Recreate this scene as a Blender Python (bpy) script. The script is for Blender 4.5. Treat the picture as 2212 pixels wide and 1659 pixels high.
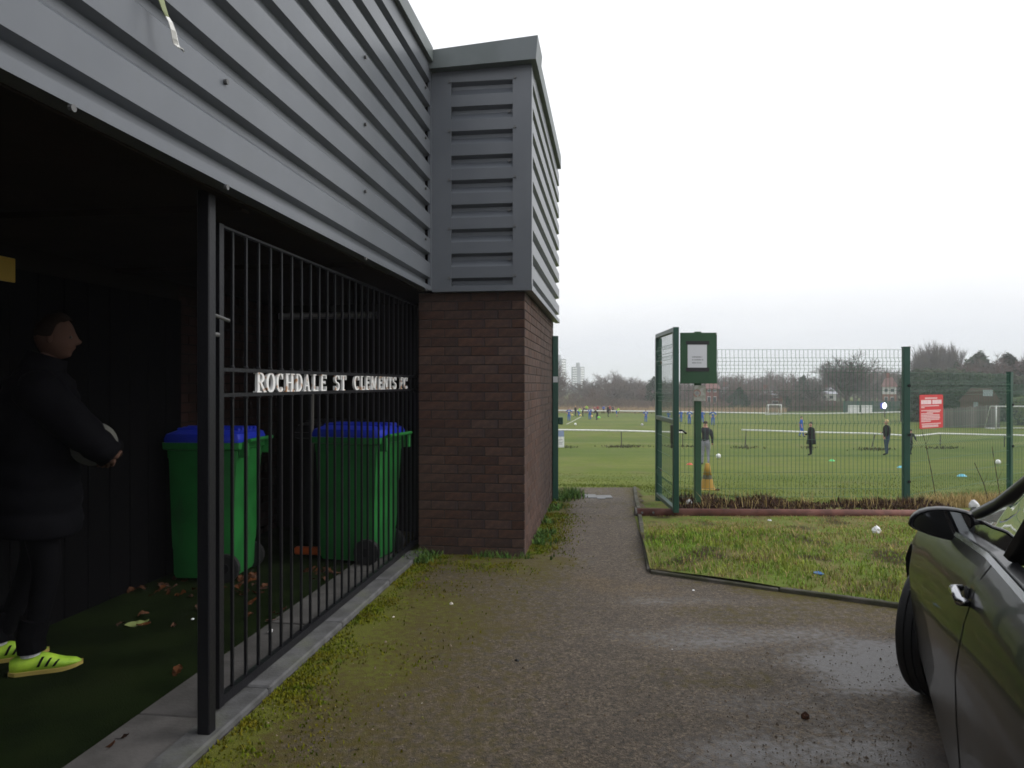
import bpy, bmesh, math, random
from math import sin, cos, pi, radians, sqrt, atan2, tan, exp
from mathutils import Vector, Matrix, Euler, noise

R = random.Random(11)
S = bpy.context.scene
for o in list(bpy.data.objects):
    bpy.data.objects.remove(o)
C = S.collection

# ------------------------------------------------------------------ camera, sky, sun, exposure
EYE = 1.42                       # camera height; picture measured on a 2212 x 1659 grid, focal length 1580
FPX, CX, CY = 1580.0, 1106.0, 830.0
cam_d = bpy.data.cameras.new('camera')
cam_d.sensor_width = 36.0
cam_d.lens = 36.0 * FPX / 2212.0
cam_d.clip_start = 0.05
cam_d.clip_end = 6000
cam = bpy.data.objects.new('camera', cam_d)
C.objects.link(cam)
cam.location = (0, 0, EYE)
cam.rotation_euler = (radians(90), 0, 0)
S.camera = cam

SUN_EL, SUN_AZ = radians(36), radians(92)      # azimuth clockwise from +Y
w = bpy.data.worlds.new('World')
S.world = w
w.use_nodes = True
nt = w.node_tree
nt.nodes.clear()
N = nt.nodes.new
out = N('ShaderNodeOutputWorld')
bg = N('ShaderNodeBackground')
bg.inputs['Strength'].default_value = 0.1
sky = N('ShaderNodeTexSky')
sky.sky_type = 'NISHITA'
sky.sun_disc = False
sky.sun_elevation = SUN_EL
sky.sun_rotation = SUN_AZ
sky.dust_density = 4
hs = N('ShaderNodeHueSaturation')
hs.inputs['Saturation'].default_value = 0.25
nt.links.new(sky.outputs[0], hs.inputs['Color'])
tc = N('ShaderNodeTexCoord')
sep = N('ShaderNodeSeparateXYZ')
nt.links.new(tc.outputs['Generated'], sep.inputs[0])
mp = N('ShaderNodeMapping')
mp.inputs['Scale'].default_value = (1.6, 1.6, 9)
nt.links.new(tc.outputs['Generated'], mp.inputs[0])
ns = N('ShaderNodeTexNoise')
ns.inputs['Scale'].default_value = 1.7
ns.inputs['Detail'].default_value = 5
nt.links.new(mp.outputs[0], ns.inputs['Vector'])
ma = N('ShaderNodeMath'); ma.operation = 'MULTIPLY_ADD'
ma.inputs[1].default_value = 0.09; ma.inputs[2].default_value = -0.042
nt.links.new(ns.outputs['Fac'], ma.inputs[0])
ad = N('ShaderNodeMath'); ad.operation = 'ADD'
nt.links.new(sep.outputs['Z'], ad.inputs[0]); nt.links.new(ma.outputs[0], ad.inputs[1])
rp = N('ShaderNodeValToRGB')
cr = rp.color_ramp
cr.elements[0].position = 0.0; cr.elements[0].color = (7.0, 7.2, 7.8, 1)
cr.elements[1].position = 1.0; cr.elements[1].color = (10.6, 10.9, 11.5, 1)
for p, c in ((0.05, (7.3, 7.5, 8.05, 1)), (0.095, (8.3, 8.4, 8.7, 1)), (0.14, (9.4, 9.5, 9.8, 1)), (0.35, (10.4, 10.6, 11, 1))):
    e = cr.elements.new(p); e.color = c
nt.links.new(ad.outputs[0], rp.inputs[0])
mx = N('ShaderNodeMixRGB')
mx.inputs[0].default_value = 0.06
nt.links.new(rp.outputs[0], mx.inputs[1]); nt.links.new(hs.outputs[0], mx.inputs[2])
nt.links.new(mx.outputs[0], bg.inputs['Color'])
nt.links.new(bg.outputs[0], out.inputs[0])

sl = bpy.data.lights.new('sun', 'SUN')
sl.energy = 1.5
sl.angle = radians(35)
sl.color = (1.0, 0.96, 0.9)
sun = bpy.data.objects.new('sun', sl)
C.objects.link(sun)
sdir = Vector((sin(SUN_AZ) * cos(SUN_EL), cos(SUN_AZ) * cos(SUN_EL), sin(SUN_EL)))
sun.rotation_euler = sdir.to_track_quat('Z', 'Y').to_euler()
sun.location = (20, 10, 30)

vs = S.view_settings
vs.view_transform = 'Standard'
vs.look = 'None'
vs.exposure = 0.32
vs.gamma = 1.0
vs.use_curve_mapping = False
S.cycles.use_denoising = True
S.cycles.max_bounces = 6
S.cycles.diffuse_bounces = 3
S.cycles.glossy_bounces = 3
S.cycles.transparent_max_bounces = 12
S.cycles.volume_bounces = 1
S.cycles.pixel_filter_type = 'BLACKMAN_HARRIS'
S.cycles.filter_width = 1.7
S.render.film_transparent = False

# ------------------------------------------------------------------ helpers
def lerp(a, b, t): return a + (b - a) * t
def sstep(a, b, x):
    t = min(1, max(0, (x - a) / (b - a)))
    return t * t * (3 - 2 * t)
def interp(tab, x):
    if x <= tab[0][0]: return tab[0][1]
    for (x0, y0), (x1, y1) in zip(tab, tab[1:]):
        if x <= x1: return lerp(y0, y1, (x - x0) / (x1 - x0))
    return tab[-1][1]
def smooth_tab(tab, step=0.5):
    xs = []; x = tab[0][0]
    while x < tab[-1][0]:
        r = 0.06 * x
        xs.append((x, sum(interp(tab, x + k * r / 3) for k in range(-3, 4)) / 7)); x += step * (1 + x * .03)
    xs.append(tab[-1]); return xs
P1 = smooth_tab([(10.0, 0), (14, -.50), (20, -1.10), (29, -1.79), (36, -2.07), (42, -2.2), (54, -2.42), (81, -2.68), (101, -2.72), (200, -3.0), (400, -4), (6000, -4)])
P2 = smooth_tab([(8.4, 0), (10.6, -.29), (14, -.62), (20, -1.13), (29, -1.80), (36, -2.07), (42, -2.2), (54, -2.42), (81, -2.68), (101, -2.72), (200, -3.0), (400, -4), (6000, -4)])
def gz(x, y):
    if y <= 8.4: return 0.0
    w_ = sstep(1.6, 4.2, x)
    return lerp(min(0, interp(P1, y)), min(0, interp(P2, y)), w_)
def P(px, py, d): return Vector(((px - CX) / FPX * d, d, EYE - (py - CY) / FPX * d))
def hit(px, py):
    lo = 1.0
    d = 2.0
    while d < 400:
        q = P(px, py, d)
        if q.z <= gz(q.x, q.y): return Vector((q.x, q.y, gz(q.x, q.y)))
        d += 0.02 if d < 20 else .05
    return Vector((q.x, q.y, gz(q.x, q.y)))

TH = radians(7.64)
BO = Vector((-0.66, 6.0, 0))
BT = Vector((cos(TH), -sin(TH), 0)); BS = Vector((sin(TH), cos(TH), 0))
def bw(t, s, z=0): return BO + BT * t + BS * s + Vector((0, 0, z))
def bl(p):
    q = Vector(p) - BO
    return q.dot(BT), q.dot(BS)
def on_plane_t(px, t):
    """s along the building where the view through column px meets the plane t"""
    k = (px - CX) / FPX
    x0, y0 = BO.x + BT.x * t, BO.y + BT.y * t
    return (k * y0 - x0) / (BS.x - k * BS.y)

class MB:
    def __init__(self): self.v = []; self.f = []; self.m = []; self.mi = 0; self.attr = {}
    def add(self, vs_, fs):
        n = len(self.v); self.v += [tuple(q) for q in vs_]
        for f in fs: self.f.append(tuple(i + n for i in f)); self.m.append(self.mi)
    def box(self, lo, hi, M=None):
        (a, b, c), (d, e, f) = lo, hi
        q = [Vector(p) for p in ((a, b, c), (d, b, c), (d, e, c), (a, e, c), (a, b, f), (d, b, f), (d, e, f), (a, e, f))]
        if M: q = [M @ p for p in q]
        self.add(q, [(0, 3, 2, 1), (4, 5, 6, 7), (0, 1, 5, 4), (1, 2, 6, 5), (2, 3, 7, 6), (3, 0, 4, 7)]); return self
    def cbox(self, c, s, M=None):
        return self.box([c[i] - s[i] / 2 for i in range(3)], [c[i] + s[i] / 2 for i in range(3)], M)
    def bev(self, lo, hi, b, M=None):
        """box with chamfered edges"""
        pts = []
        L, H = Vector(lo), Vector(hi)
        bm = bmesh.new()
        vs_ = [bm.verts.new(p) for p in ((L.x, L.y, L.z), (H.x, L.y, L.z), (H.x, H.y, L.z), (L.x, H.y, L.z), (L.x, L.y, H.z), (H.x, L.y, H.z), (H.x, H.y, H.z), (L.x, H.y, H.z))]
        for f in [(0, 3, 2, 1), (4, 5, 6, 7), (0, 1, 5, 4), (1, 2, 6, 5), (2, 3, 7, 6), (3, 0, 4, 7)]: bm.faces.new([vs_[i] for i in f])
        bmesh.ops.bevel(bm, geom=bm.edges[:], offset=b, segments=1, affect='EDGES')
        bm.verts.index_update()
        self.add([(M @ v.co if M else v.co) for v in bm.verts], [[v.index for v in f.verts] for f in bm.faces]); bm.free(); return self
    def tube(self, pts, r, n=6, cap=True, up=None, ang=0):
        pts = [Vector(p) for p in pts]
        rs = r if isinstance(r, (list, tuple)) else [r] * len(pts)
        rings = []; u = None
        for i, p in enumerate(pts):
            t = (pts[min(i + 1, len(pts) - 1)] - pts[max(i - 1, 0)])
            t = t.normalized() if t.length > 1e-9 else Vector((0, 0, 1))
            if u is None:
                u = Vector(up) if up else (Vector((0, 0, 1)) if abs(t.z) < .9 else Vector((1, 0, 0)))
            u = (u - t * u.dot(t)); u = u.normalized() if u.length > 1e-6 else t.orthogonal().normalized()
            b = t.cross(u)
            rings.append([p + (u * cos(2 * pi * k / n + ang) + b * sin(2 * pi * k / n + ang)) * rs[i] for k in range(n)])
        vs_ = [q for g in rings for q in g]; fs = []
        for i in range(len(pts) - 1):
            for k in range(n):
                fs.append((i * n + k, i * n + (k + 1) % n, (i + 1) * n + (k + 1) % n, (i + 1) * n + k))
        if cap:
            fs.append(tuple(range(n - 1, -1, -1))); fs.append(tuple((len(pts) - 1) * n + k for k in range(n)))
        self.add(vs_, fs); return self
    def prism(self, poly, d0, d1, fn):
        """poly in 2D, fn(a,b,d)->3D, extruded from d0 to d1"""
        n = len(poly)
        self.add([fn(a, b, d0) for a, b in poly] + [fn(a, b, d1) for a, b in poly],
                 [tuple(range(n - 1, -1, -1)), tuple(range(n, 2 * n))] + [(i, (i + 1) % n, n + (i + 1) % n, n + i) for i in range(n)]); return self
    def sphere(self, c, r, nu=12, nv=8, sc=(1, 1, 1)):
        c = Vector(c); vs_ = []; fs = []
        for j in range(nv + 1):
            th = pi * j / nv
            for i in range(nu):
                ph = 2 * pi * i / nu
                vs_.append(c + Vector((sin(th) * cos(ph) * r * sc[0], sin(th) * sin(ph) * r * sc[1], cos(th) * r * sc[2])))
        for j in range(nv):
            for i in range(nu):
                fs.append((j * nu + i, (j + 1) * nu + i, (j + 1) * nu + (i + 1) % nu, j * nu + (i + 1) % nu))
        self.add(vs_, fs); return self
    def grid(self, rows, close=False):
        nr, nc = len(rows), len(rows[0])
        fs = [(j * nc + i, j * nc + (i + 1) % nc, (j + 1) * nc + (i + 1) % nc, (j + 1) * nc + i) for j in range(nr - 1) for i in range(nc if close else nc - 1)]
        self.add([q for r_ in rows for q in r_], fs); return self
    def mesh(self, name, mats, smooth=False):
        me = bpy.data.meshes.new(name)
        me.from_pydata(self.v, [], self.f)
        mats = mats if isinstance(mats, (list, tuple)) else [mats]
        for m_ in mats: me.materials.append(m_)
        if len(mats) > 1: me.polygons.foreach_set('material_index', self.m)
        if smooth: me.polygons.foreach_set('use_smooth', [True] * len(self.f))
        for k, vals in self.attr.items():
            a = me.attributes.new(k, 'FLOAT', 'POINT'); a.data.foreach_set('value', vals)
        me.update()
        return me
    def build(self, name, mats, parent=None, smooth=False, loc=None, rotz=0):
        o = bpy.data.objects.new(name, self.mesh(name, mats, smooth)); C.objects.link(o)
        if parent: o.parent = parent
        if loc is not None: o.location = loc
        if rotz: o.rotation_euler = (0, 0, rotz)
        return o

def tag(o, label=None, cat=None, group=None, kind=None):
    if label: o['label'] = label
    if cat: o['category'] = cat
    if group: o['group'] = group
    if kind: o['kind'] = kind
    return o
def thing(name, label, cat, loc=(0, 0, 0), rotz=0, group=None):
    o = bpy.data.objects.new(name, None); C.objects.link(o)
    o.empty_display_size = .2
    o.location = loc; o.rotation_euler = (0, 0, rotz)
    return tag(o, label, cat, group)
KIDS = {}
def dup(root, loc, rotz=0, label=None, group=None, scale=None):
    r = root.copy(); C.objects.link(r); r.location = loc; r.rotation_euler = (0, 0, rotz)
    if scale: r.scale = scale
    if label: r['label'] = label
    if group: r['group'] = group
    if root.name not in KIDS: KIDS[root.name] = [(c, list(c.children)) for c in root.children]
    for c0, sub in KIDS[root.name]:
        c = c0.copy(); C.objects.link(c); c.parent = r
        for d0 in sub:
            d = d0.copy(); C.objects.link(d); d.parent = c
    return r
def crease(o, ang=35):
    me = o.data
    me.polygons.foreach_set('use_smooth', [True] * len(me.polygons))
    try: me.set_sharp_from_angle(angle=radians(ang))
    except Exception: pass
    return o

# ------------------------------------------------------------------ materials
MT = {}
def mat(name, col, rough=.7, metal=0, col2=None, ns_=6, lo=.35, hi=.65, bump=0, bs=40, spec=.5, coat=0, coat_r=.05, rnd=0, col3=None, ns3=1.2, detail=4, emit=None, trans=0, ior=1.45, alpha=None):
    if name in MT: return MT[name]
    m = bpy.data.materials.new(name); m.use_nodes = True
    t = m.node_tree; b = t.nodes['Principled BSDF']
    L = t.links.new; A = t.nodes.new
    b.inputs['Roughness'].default_value = rough
    b.inputs['Metallic'].default_value = metal
    b.inputs['Specular IOR Level'].default_value = spec
    b.inputs['Coat Weight'].default_value = coat
    b.inputs['Coat Roughness'].default_value = coat_r
    b.inputs['Transmission Weight'].default_value = trans
    b.inputs['IOR'].default_value = ior
    b.inputs['Base Color'].default_value = (*col, 1)
    tcn = A('ShaderNodeTexCoord')
    cur = None
    def noisen(sc, det=4):
        n_ = A('ShaderNodeTexNoise'); n_.inputs['Scale'].default_value = sc; n_.inputs['Detail'].default_value = det
        L(tcn.outputs['Object'], n_.inputs['Vector']); return n_
    def mixc(fac, a, c_):
        x = A('ShaderNodeMixRGB')
        L(fac, x.inputs[0])
        if hasattr(a, 'links'): L(a, x.inputs[1])
        else: x.inputs[1].default_value = (*a, 1)
        x.inputs[2].default_value = (*c_, 1); return x.outputs[0]
    def ramp(src, l, h):
        r_ = A('ShaderNodeMapRange'); r_.inputs[1].default_value = l; r_.inputs[2].default_value = h; r_.interpolation_type = 'SMOOTHSTEP'
        L(src, r_.inputs[0]); return r_.outputs[0]
    cur = col
    if col2: cur = mixc(ramp(noisen(ns_, detail).outputs['Fac'], lo, hi), cur, col2)
    if col3: cur = mixc(ramp(noisen(ns3, 5).outputs['Fac'], .5, .68), cur, col3)
    if rnd:
        oi = A('ShaderNodeObjectInfo')
        h = A('ShaderNodeHueSaturation')
        mr = A('ShaderNodeMapRange'); mr.inputs[3].default_value = 1 - rnd; mr.inputs[4].default_value = 1 + rnd
        L(oi.outputs['Random'], mr.inputs[0]); L(mr.outputs[0], h.inputs['Value'])
        ml = A('ShaderNodeMath'); ml.operation = 'MULTIPLY_ADD'; ml.inputs[1].default_value = 17.3; ml.inputs[2].default_value = 0
        fr = A('ShaderNodeMath'); fr.operation = 'FRACT'
        L(oi.outputs['Random'], ml.inputs[0]); L(ml.outputs[0], fr.inputs[0])
        m2 = A('ShaderNodeMapRange'); m2.inputs[3].default_value = 1 - rnd * .8; m2.inputs[4].default_value = 1 + rnd * .5
        L(fr.outputs[0], m2.inputs[0]); L(m2.outputs[0], h.inputs['Saturation'])
        if hasattr(cur, 'links'): L(cur, h.inputs['Color'])
        else: h.inputs['Color'].default_value = (*cur, 1)
        cur = h.outputs[0]
    if hasattr(cur, 'links'): L(cur, b.inputs['Base Color'])
    if bump:
        bp = A('ShaderNodeBump'); bp.inputs['Strength'].default_value = bump; bp.inputs['Distance'].default_value = .01
        L(noisen(bs, 3).outputs['Fac'], bp.inputs['Height']); L(bp.outputs[0], b.inputs['Normal'])
    if emit:
        b.inputs['Emission Color'].default_value = (*emit[0], 1); b.inputs['Emission Strength'].default_value = emit[1]
    if alpha is not None: b.inputs['Alpha'].default_value = alpha
    MT[name] = m
    return m

def attr_mix(m, name, col, rough=None, noise_sc=30, noise_amt=.5, lo=.35, hi=.65):
    """blend another colour / roughness in where the point attribute says so"""
    t = m.node_tree; b = t.nodes['Principled BSDF']; L = t.links.new; A = t.nodes.new
    at = A('ShaderNodeAttribute'); at.attribute_name = name
    tcn = A('ShaderNodeTexCoord')
    n_ = A('ShaderNodeTexNoise'); n_.inputs['Scale'].default_value = noise_sc; n_.inputs['Detail'].default_value = 5
    L(tcn.outputs['Object'], n_.inputs['Vector'])
    q = A('ShaderNodeMath'); q.operation = 'MULTIPLY_ADD'; q.inputs[1].default_value = noise_amt; q.inputs[2].default_value = -noise_amt / 2
    L(n_.outputs['Fac'], q.inputs[0])
    s_ = A('ShaderNodeMath'); s_.operation = 'ADD'
    L(q.outputs[0], s_.inputs[0]); L(at.outputs['Fac'], s_.inputs[1])
    r_ = A('ShaderNodeMapRange'); r_.inputs[1].default_value = lo; r_.inputs[2].default_value = hi; r_.interpolation_type = 'SMOOTHSTEP'
    L(s_.outputs[0], r_.inputs[0])
    if col is not None:
        x = A('ShaderNodeMixRGB'); L(r_.outputs[0], x.inputs[0])
        lk = b.inputs['Base Color'].links
        if lk: L(lk[0].from_socket, x.inputs[1])
        else: x.inputs[1].default_value = b.inputs['Base Color'].default_value
        x.inputs[2].default_value = (*col, 1); L(x.outputs[0], b.inputs['Base Color'])
    if rough is not None:
        x = A('ShaderNodeMix'); x.data_type = 'FLOAT'; L(r_.outputs[0], x.inputs[0])
        lk = b.inputs['Roughness'].links
        if lk: L(lk[0].from_socket, x.inputs[2])
        else: x.inputs[2].default_value = b.inputs['Roughness'].default_value
        x.inputs[3].default_value = rough; L(x.outputs[0], b.inputs['Roughness'])
    return m

m_clad = mat('slate_grey_steel', (.112, .122, .138), .36, .0, col2=(.100, .110, .126), ns_=2.5, bump=.03, bs=8, spec=.5)
m_cap = mat('grey_green_capping', (.125, .142, .148), .5, 0, col2=(.10, .118, .118), ns_=3)
m_mortar = mat('dark_mortar', (.03, .025, .024), .95)
m_brick = mat('brown_red_brick', (.078, .043, .031), .85, 0, spec=.25, col2=(.056, .033, .026), ns_=22, bump=.4, bs=90, rnd=.2, col3=(.05, .032, .03), ns3=7)
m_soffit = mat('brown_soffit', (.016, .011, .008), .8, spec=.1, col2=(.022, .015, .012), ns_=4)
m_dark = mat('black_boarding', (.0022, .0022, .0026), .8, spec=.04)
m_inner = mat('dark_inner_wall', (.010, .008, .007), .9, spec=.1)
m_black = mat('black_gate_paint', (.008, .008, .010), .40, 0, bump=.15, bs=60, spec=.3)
m_bolt = mat('grey_bolt', (.12, .12, .12), .5, .6)
m_letter = mat('rust_stained_white_paint', (.64, .64, .63), .5, col2=(.35, .16, .05), ns_=22, lo=.56, hi=.68)
m_green = mat('fence_green', (.012, .06, .042), .4, 0, col2=(.01, .05, .034), ns_=3)
m_wire = mat('fence_wire_green', (.045, .12, .075), .45)
m_board = mat('board_green', (.03, .085, .04), .75, col2=(.026, .07, .036), ns_=3, bump=.2, bs=30)
m_white = mat('white_paint', (.75, .75, .74), .5, col2=(.62, .62, .6), ns_=8)
m_conc = mat('concrete', (.10, .10, .104), .85, col2=(.06, .06, .06), ns_=7, bump=.3, bs=60, rnd=.1, col3=(.09, .095, .07), ns3=2.5)
m_slab = mat('paving_concrete', (.085, .08, .078), .85, col2=(.055, .052, .05), ns_=5, bump=.3, bs=50, rnd=.12)
m_edge = mat('edging_concrete', (.10, .092, .08), .9, spec=.2, col2=(.05, .052, .03), ns_=5, bump=.4, bs=40, rnd=.15)
m_rust = mat('rusty_pipe', (.16, .062, .045), .7, .1, col2=(.10, .04, .03), ns_=9, bump=.3, bs=50, col3=(.2, .09, .07), ns3=3)
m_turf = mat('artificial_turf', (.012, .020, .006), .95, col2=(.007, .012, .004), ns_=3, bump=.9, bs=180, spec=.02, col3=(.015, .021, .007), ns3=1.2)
m_bin = mat('green_plastic', (.021, .185, .038), .45, 0, col2=(.015, .13, .028), ns_=4, detail=8, spec=.4)
m_lid = mat('blue_plastic', (.010, .028, .42), .45)
m_dbin = mat('black_plastic', (.010, .010, .011), .5, spec=.25)
m_rubber = mat('tyre_rubber', (.014, .014, .015), .62, bump=.15, bs=60)
m_skin = mat('skin', (.42, .22, .16), .55)
m_hair = mat('hair', (.045, .028, .018), .7)
m_leafb = mat('dead_leaf', (.085, .034, .016), .8, spec=.15, col2=(.045, .02, .01), ns_=30, rnd=.3)
m_leafy = mat('yellow_green_leaf', (.17, .21, .07), .6)

# ------------------------------------------------------------------ ground sheets
def frange(a, b, st):
    o_ = []; x = a
    while x < b - 1e-6: o_.append(x); x += st
    o_.append(b); return o_
ys = frange(-60, 8, 4) + frange(8.4, 30, .6) + frange(32, 120, 3) + frange(130, 400, 30) + [700, 1000, 1450]
xs = [-1350, -500, -200, -100, -60] + frange(-40, 0, 4) + frange(.5, 9, .5) + frange(10, 60, 4) + [100, 200, 500, 1350]
ys = sorted(set(ys)); xs = sorted(set(xs))
g = MB()
g.grid([[(x, y, gz(x, y) - (.0 if y > 8.8 else .02)) for x in xs] for y in ys])
m_field = mat('pitch_grass', (.102, .130, .024), .95, col2=(.128, .150, .036), ns_=.55, bump=.9, bs=26, spec=.05, col3=(.095, .125, .024), ns3=.22, detail=8)
nf = m_field.node_tree
def fine_vary(m, sc, a, bcol, lo=.45, hi=.75, stretch=None):
    t = m.node_tree; b = t.nodes['Principled BSDF']
    tcn = t.nodes.new('ShaderNodeTexCoord'); n_ = t.nodes.new('ShaderNodeTexNoise'); n_.inputs['Scale'].default_value = sc; n_.inputs['Detail'].default_value = 6
    if stretch:
        mp_ = t.nodes.new('ShaderNodeMapping'); mp_.inputs['Scale'].default_value = stretch
        t.links.new(tcn.outputs['Object'], mp_.inputs[0]); t.links.new(mp_.outputs[0], n_.inputs['Vector'])
    else: t.links.new(tcn.outputs['Object'], n_.inputs['Vector'])
    r_ = t.nodes.new('ShaderNodeMapRange'); r_.inputs[1].default_value = lo; r_.inputs[2].default_value = hi; r_.inputs[4].default_value = a
    t.links.new(n_.outputs['Fac'], r_.inputs[0])
    x = t.nodes.new('ShaderNodeMixRGB'); t.links.new(r_.outputs[0], x.inputs[0])
    lk = b.inputs['Base Color'].links
    if lk: t.links.new(lk[0].from_socket, x.inputs[1])
    else: x.inputs[1].default_value = b.inputs['Base Color'].default_value
    x.inputs[2].default_value = (*bcol, 1); t.links.new(x.outputs[0], b.inputs['Base Color'])
fine_vary(m_field, 7, .6, (.065, .085, .02))
fine_vary(m_field, .9, .55, (.13, .12, .055), .5, .75, (1, .35, 1))
fine_vary(m_field, .16, .5, (.06, .10, .022), .48, .6, (.05, 1.2, 1))
ground = g.build('ground', m_field); tag(ground, kind='structure')
ground.data.polygons.foreach_set('use_smooth', [True] * len(ground.data.polygons))

fine_vary(m_clad, 2.2, .5, (.092, .100, .110), .5, .72, (1, 1, .12))
fine_vary(m_clad, 14, .3, (.10, .108, .112), .58, .7)
fine_vary(m_bin, 9, .5, (.03, .09, .035), .58, .75, (1, 1, .3))
# tarmac yard and path: one fine grid carrying moss and wetness
EA = Vector((1.035, 5.47, 0)); ED = Vector((2.43, 4.63, 0))       # front edging line
EN = Vector((ED.y - EA.y, -(ED.x - EA.x), 0)).normalized() * -1   # points to the verge
def path_right(y): return 1.035 + (y - 5.47) * .1396
m_tar = mat('tarmac', (.102, .078, .054), .8, col2=(.052, .040, .028), ns_=60, bump=1.0, bs=150, col3=(.088, .062, .034), ns3=1.1, detail=6, spec=.5)
def cells(m, sc, lo, hi):
    t = m.node_tree; b = t.nodes['Principled BSDF']; L = t.links.new; A = t.nodes.new
    tcn = A('ShaderNodeTexCoord'); v_ = A('ShaderNodeTexVoronoi'); v_.inputs['Scale'].default_value = sc; v_.inputs['Randomness'].default_value = 1
    L(tcn.outputs['Object'], v_.inputs['Vector'])
    sp_ = A('ShaderNodeSeparateColor'); L(v_.outputs['Color'], sp_.inputs[0])
    r_ = A('ShaderNodeMapRange'); r_.inputs[3].default_value = lo; r_.inputs[4].default_value = hi; L(sp_.outputs[0], r_.inputs[0])
    h = A('ShaderNodeHueSaturation'); L(r_.outputs[0], h.inputs['Value'])
    L(b.inputs['Base Color'].links[0].from_socket, h.inputs['Color']); L(h.outputs[0], b.inputs['Base Color'])
cells(m_tar, 75, .6, 1.35)
cells(m_tar, 150, .55, 1.5)
fine_vary(m_tar, 120, .9, (.20, .155, .115), .62, .70)
fine_vary(m_tar, 9, .7, (.045, .036, .028), .52, .72)
attr_mix(m_tar, 'wet', None, .36, 30, 1.1, .35, 1.0)
attr_mix(m_tar, 'wet', (.064, .056, .052), None, 30, 1.0, .35, 1.1)
attr_mix(m_tar, 'moss', (.070, .054, .006), .95, 20, 1.5, .22, 1.0)
attr_mix(m_tar, 'moss', (.098, .105, .005), .95, 26, 1.5, .72, 1.35)
_b = [n_ for n_ in m_tar.node_tree.nodes if n_.type == 'BUMP'][0]
_a = m_tar.node_tree.nodes.new('ShaderNodeAttribute'); _a.attribute_name = 'wet'
_r = m_tar.node_tree.nodes.new('ShaderNodeMapRange'); _r.inputs[1].default_value = .2; _r.inputs[2].default_value = .75; _r.inputs[3].default_value = 1.0; _r.inputs[4].default_value = .3
m_tar.node_tree.links.new(_a.outputs['Fac'], _r.inputs[0]); m_tar.node_tree.links.new(_r.outputs[0], _b.inputs['Strength'])
tg = MB(); moss = []; wet = []
def nz(x, y, sc, o_=0): return noise.noise(Vector((x * sc + o_, y * sc - o_, o_ * 1.7)))
st = .06
txs = frange(-1.7, 5.2, st); tys = frange(.3, 10.0, st)
idx = {}
for j, y in enumerate(tys):
    for i, x in enumerate(txs):
        if y > 5.4 and x > path_right(y) + .10: continue
        t_, s_ = bl((x, y, 0))
        idx[(i, j)] = len(tg.v)
        tg.v.append((x, y, .006 + .004 * nz(x, y, 1.3) + .0012 * nz(x, y, 9, 3)))
        big = .5 + .5 * nz(x, y, 1.1, 5) + .35 * nz(x, y, 3.1, 9)
        mo = 0
        if s_ < .1:
            mo = max(mo, (1 - sstep(-.1, 1.9, t_)) * (.50 + .75 * big) + .5 * (1 - sstep(-.06, .16, t_)))
            mo = max(mo, sstep(-1.7, -.2, s_) * (1 - sstep(.9, 1.6, t_)) * (.5 + .55 * big))
        mo = max(mo, (1 - sstep(.85, 1.15, t_)) * sstep(-.2, .2, s_) * (.75 + .4 * big))
        e = EN.dot(Vector((x, y, 0)) - EA)
        mo = max(mo, sstep(-.42, -.05, e) * sstep(1.2, 1.6, x) * (.45 + .45 * big))
        if y > 5.6: mo = max(mo, sstep(-.35, 0, x - path_right(y)) * .55 * (.4 + big))
        mo = max(mo, sstep(.75, 1.15, big) * .42 * sstep(.9, 1.6, x))
        if y > 9.2: mo = max(mo, .45)
        isl = noise.noise(Vector((x * .75 + 3, y * 1.9, 4))) + .55 * noise.noise(Vector((x * 1.9, y * 4.2, 8)))
        wv = sstep(-.1, 1.25, x) * (1 - sstep(-.5, -.12, e)) * (.58 + .8 * isl)
        wv = max(wv, .34 * (1 - sstep(.0, .45, abs(x - (path_right(y) - .55)))) * sstep(5.2, 6, y) * (1 + isl))
        mo = max(mo, sstep(.05, .45, -isl) * .50 * sstep(.2, 1.0, x))
        moss.append(mo); wet.append(max(0, min(1, wv)))
for j in range(len(tys) - 1):
    for i in range(len(txs) - 1):
        k = [(i, j), (i + 1, j), (i + 1, j + 1), (i, j + 1)]
        if all(q in idx for q in k): tg.f.append(tuple(idx[q] for q in k)); tg.m.append(0)
tg.attr = {'moss': moss, 'wet': wet}
for lo_, hi_ in (((-1.7, -30), (30, .3)), ((5.2, .3), (30, 2.4))):
    tg.add([(lo_[0], lo_[1], .006), (hi_[0], lo_[1], .006), (hi_[0], hi_[1], .006), (lo_[0], hi_[1], .006)], [(0, 1, 2, 3)])
    moss += [0] * 4; wet += [.3] * 4
tar = tg.build('tarmac', m_tar, smooth=True); tag(tar, kind='structure')

# verge of rough grass between the edging and the fence
m_verge = mat('verge_soil_grass', (.105, .145, .028), .95, spec=.08, col2=(.14, .125, .05), ns_=3.2, bump=1, bs=50, col3=(.045, .035, .02), ns3=2.2)
vg = MB()
def verge_z(x, y):
    k = 1 - sstep(6.3, 7.3, y)
    e = EN.dot(Vector((x, y, 0)) - EA)
    return max(.012 if k < .5 else .018, .004 + k * (.03 + .035 * sstep(.05, .6, e)) + (.006 + .016 * k) * nz(x, y, 1.6)) + gz(x, y)
def edge_pt(u): return EA + (ED - EA) * u
rows = []
for j in range(41):
    v = j / 40
    row = []
    for i in range(61):
        u = -.0 + 4.2 * i / 60
        a = edge_pt(u)
        top_y = 9.6
        bx = lerp(path_right(8.8) + .02, 9.5, i / 60)
        p = a.lerp(Vector((bx, top_y, 0)), v)
        row.append((p.x, p.y, verge_z(p.x, p.y)))
    rows.append(row)
vg.grid(rows)
verge = vg.build('verge', m_verge, smooth=True); tag(verge, kind='structure')

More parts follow.
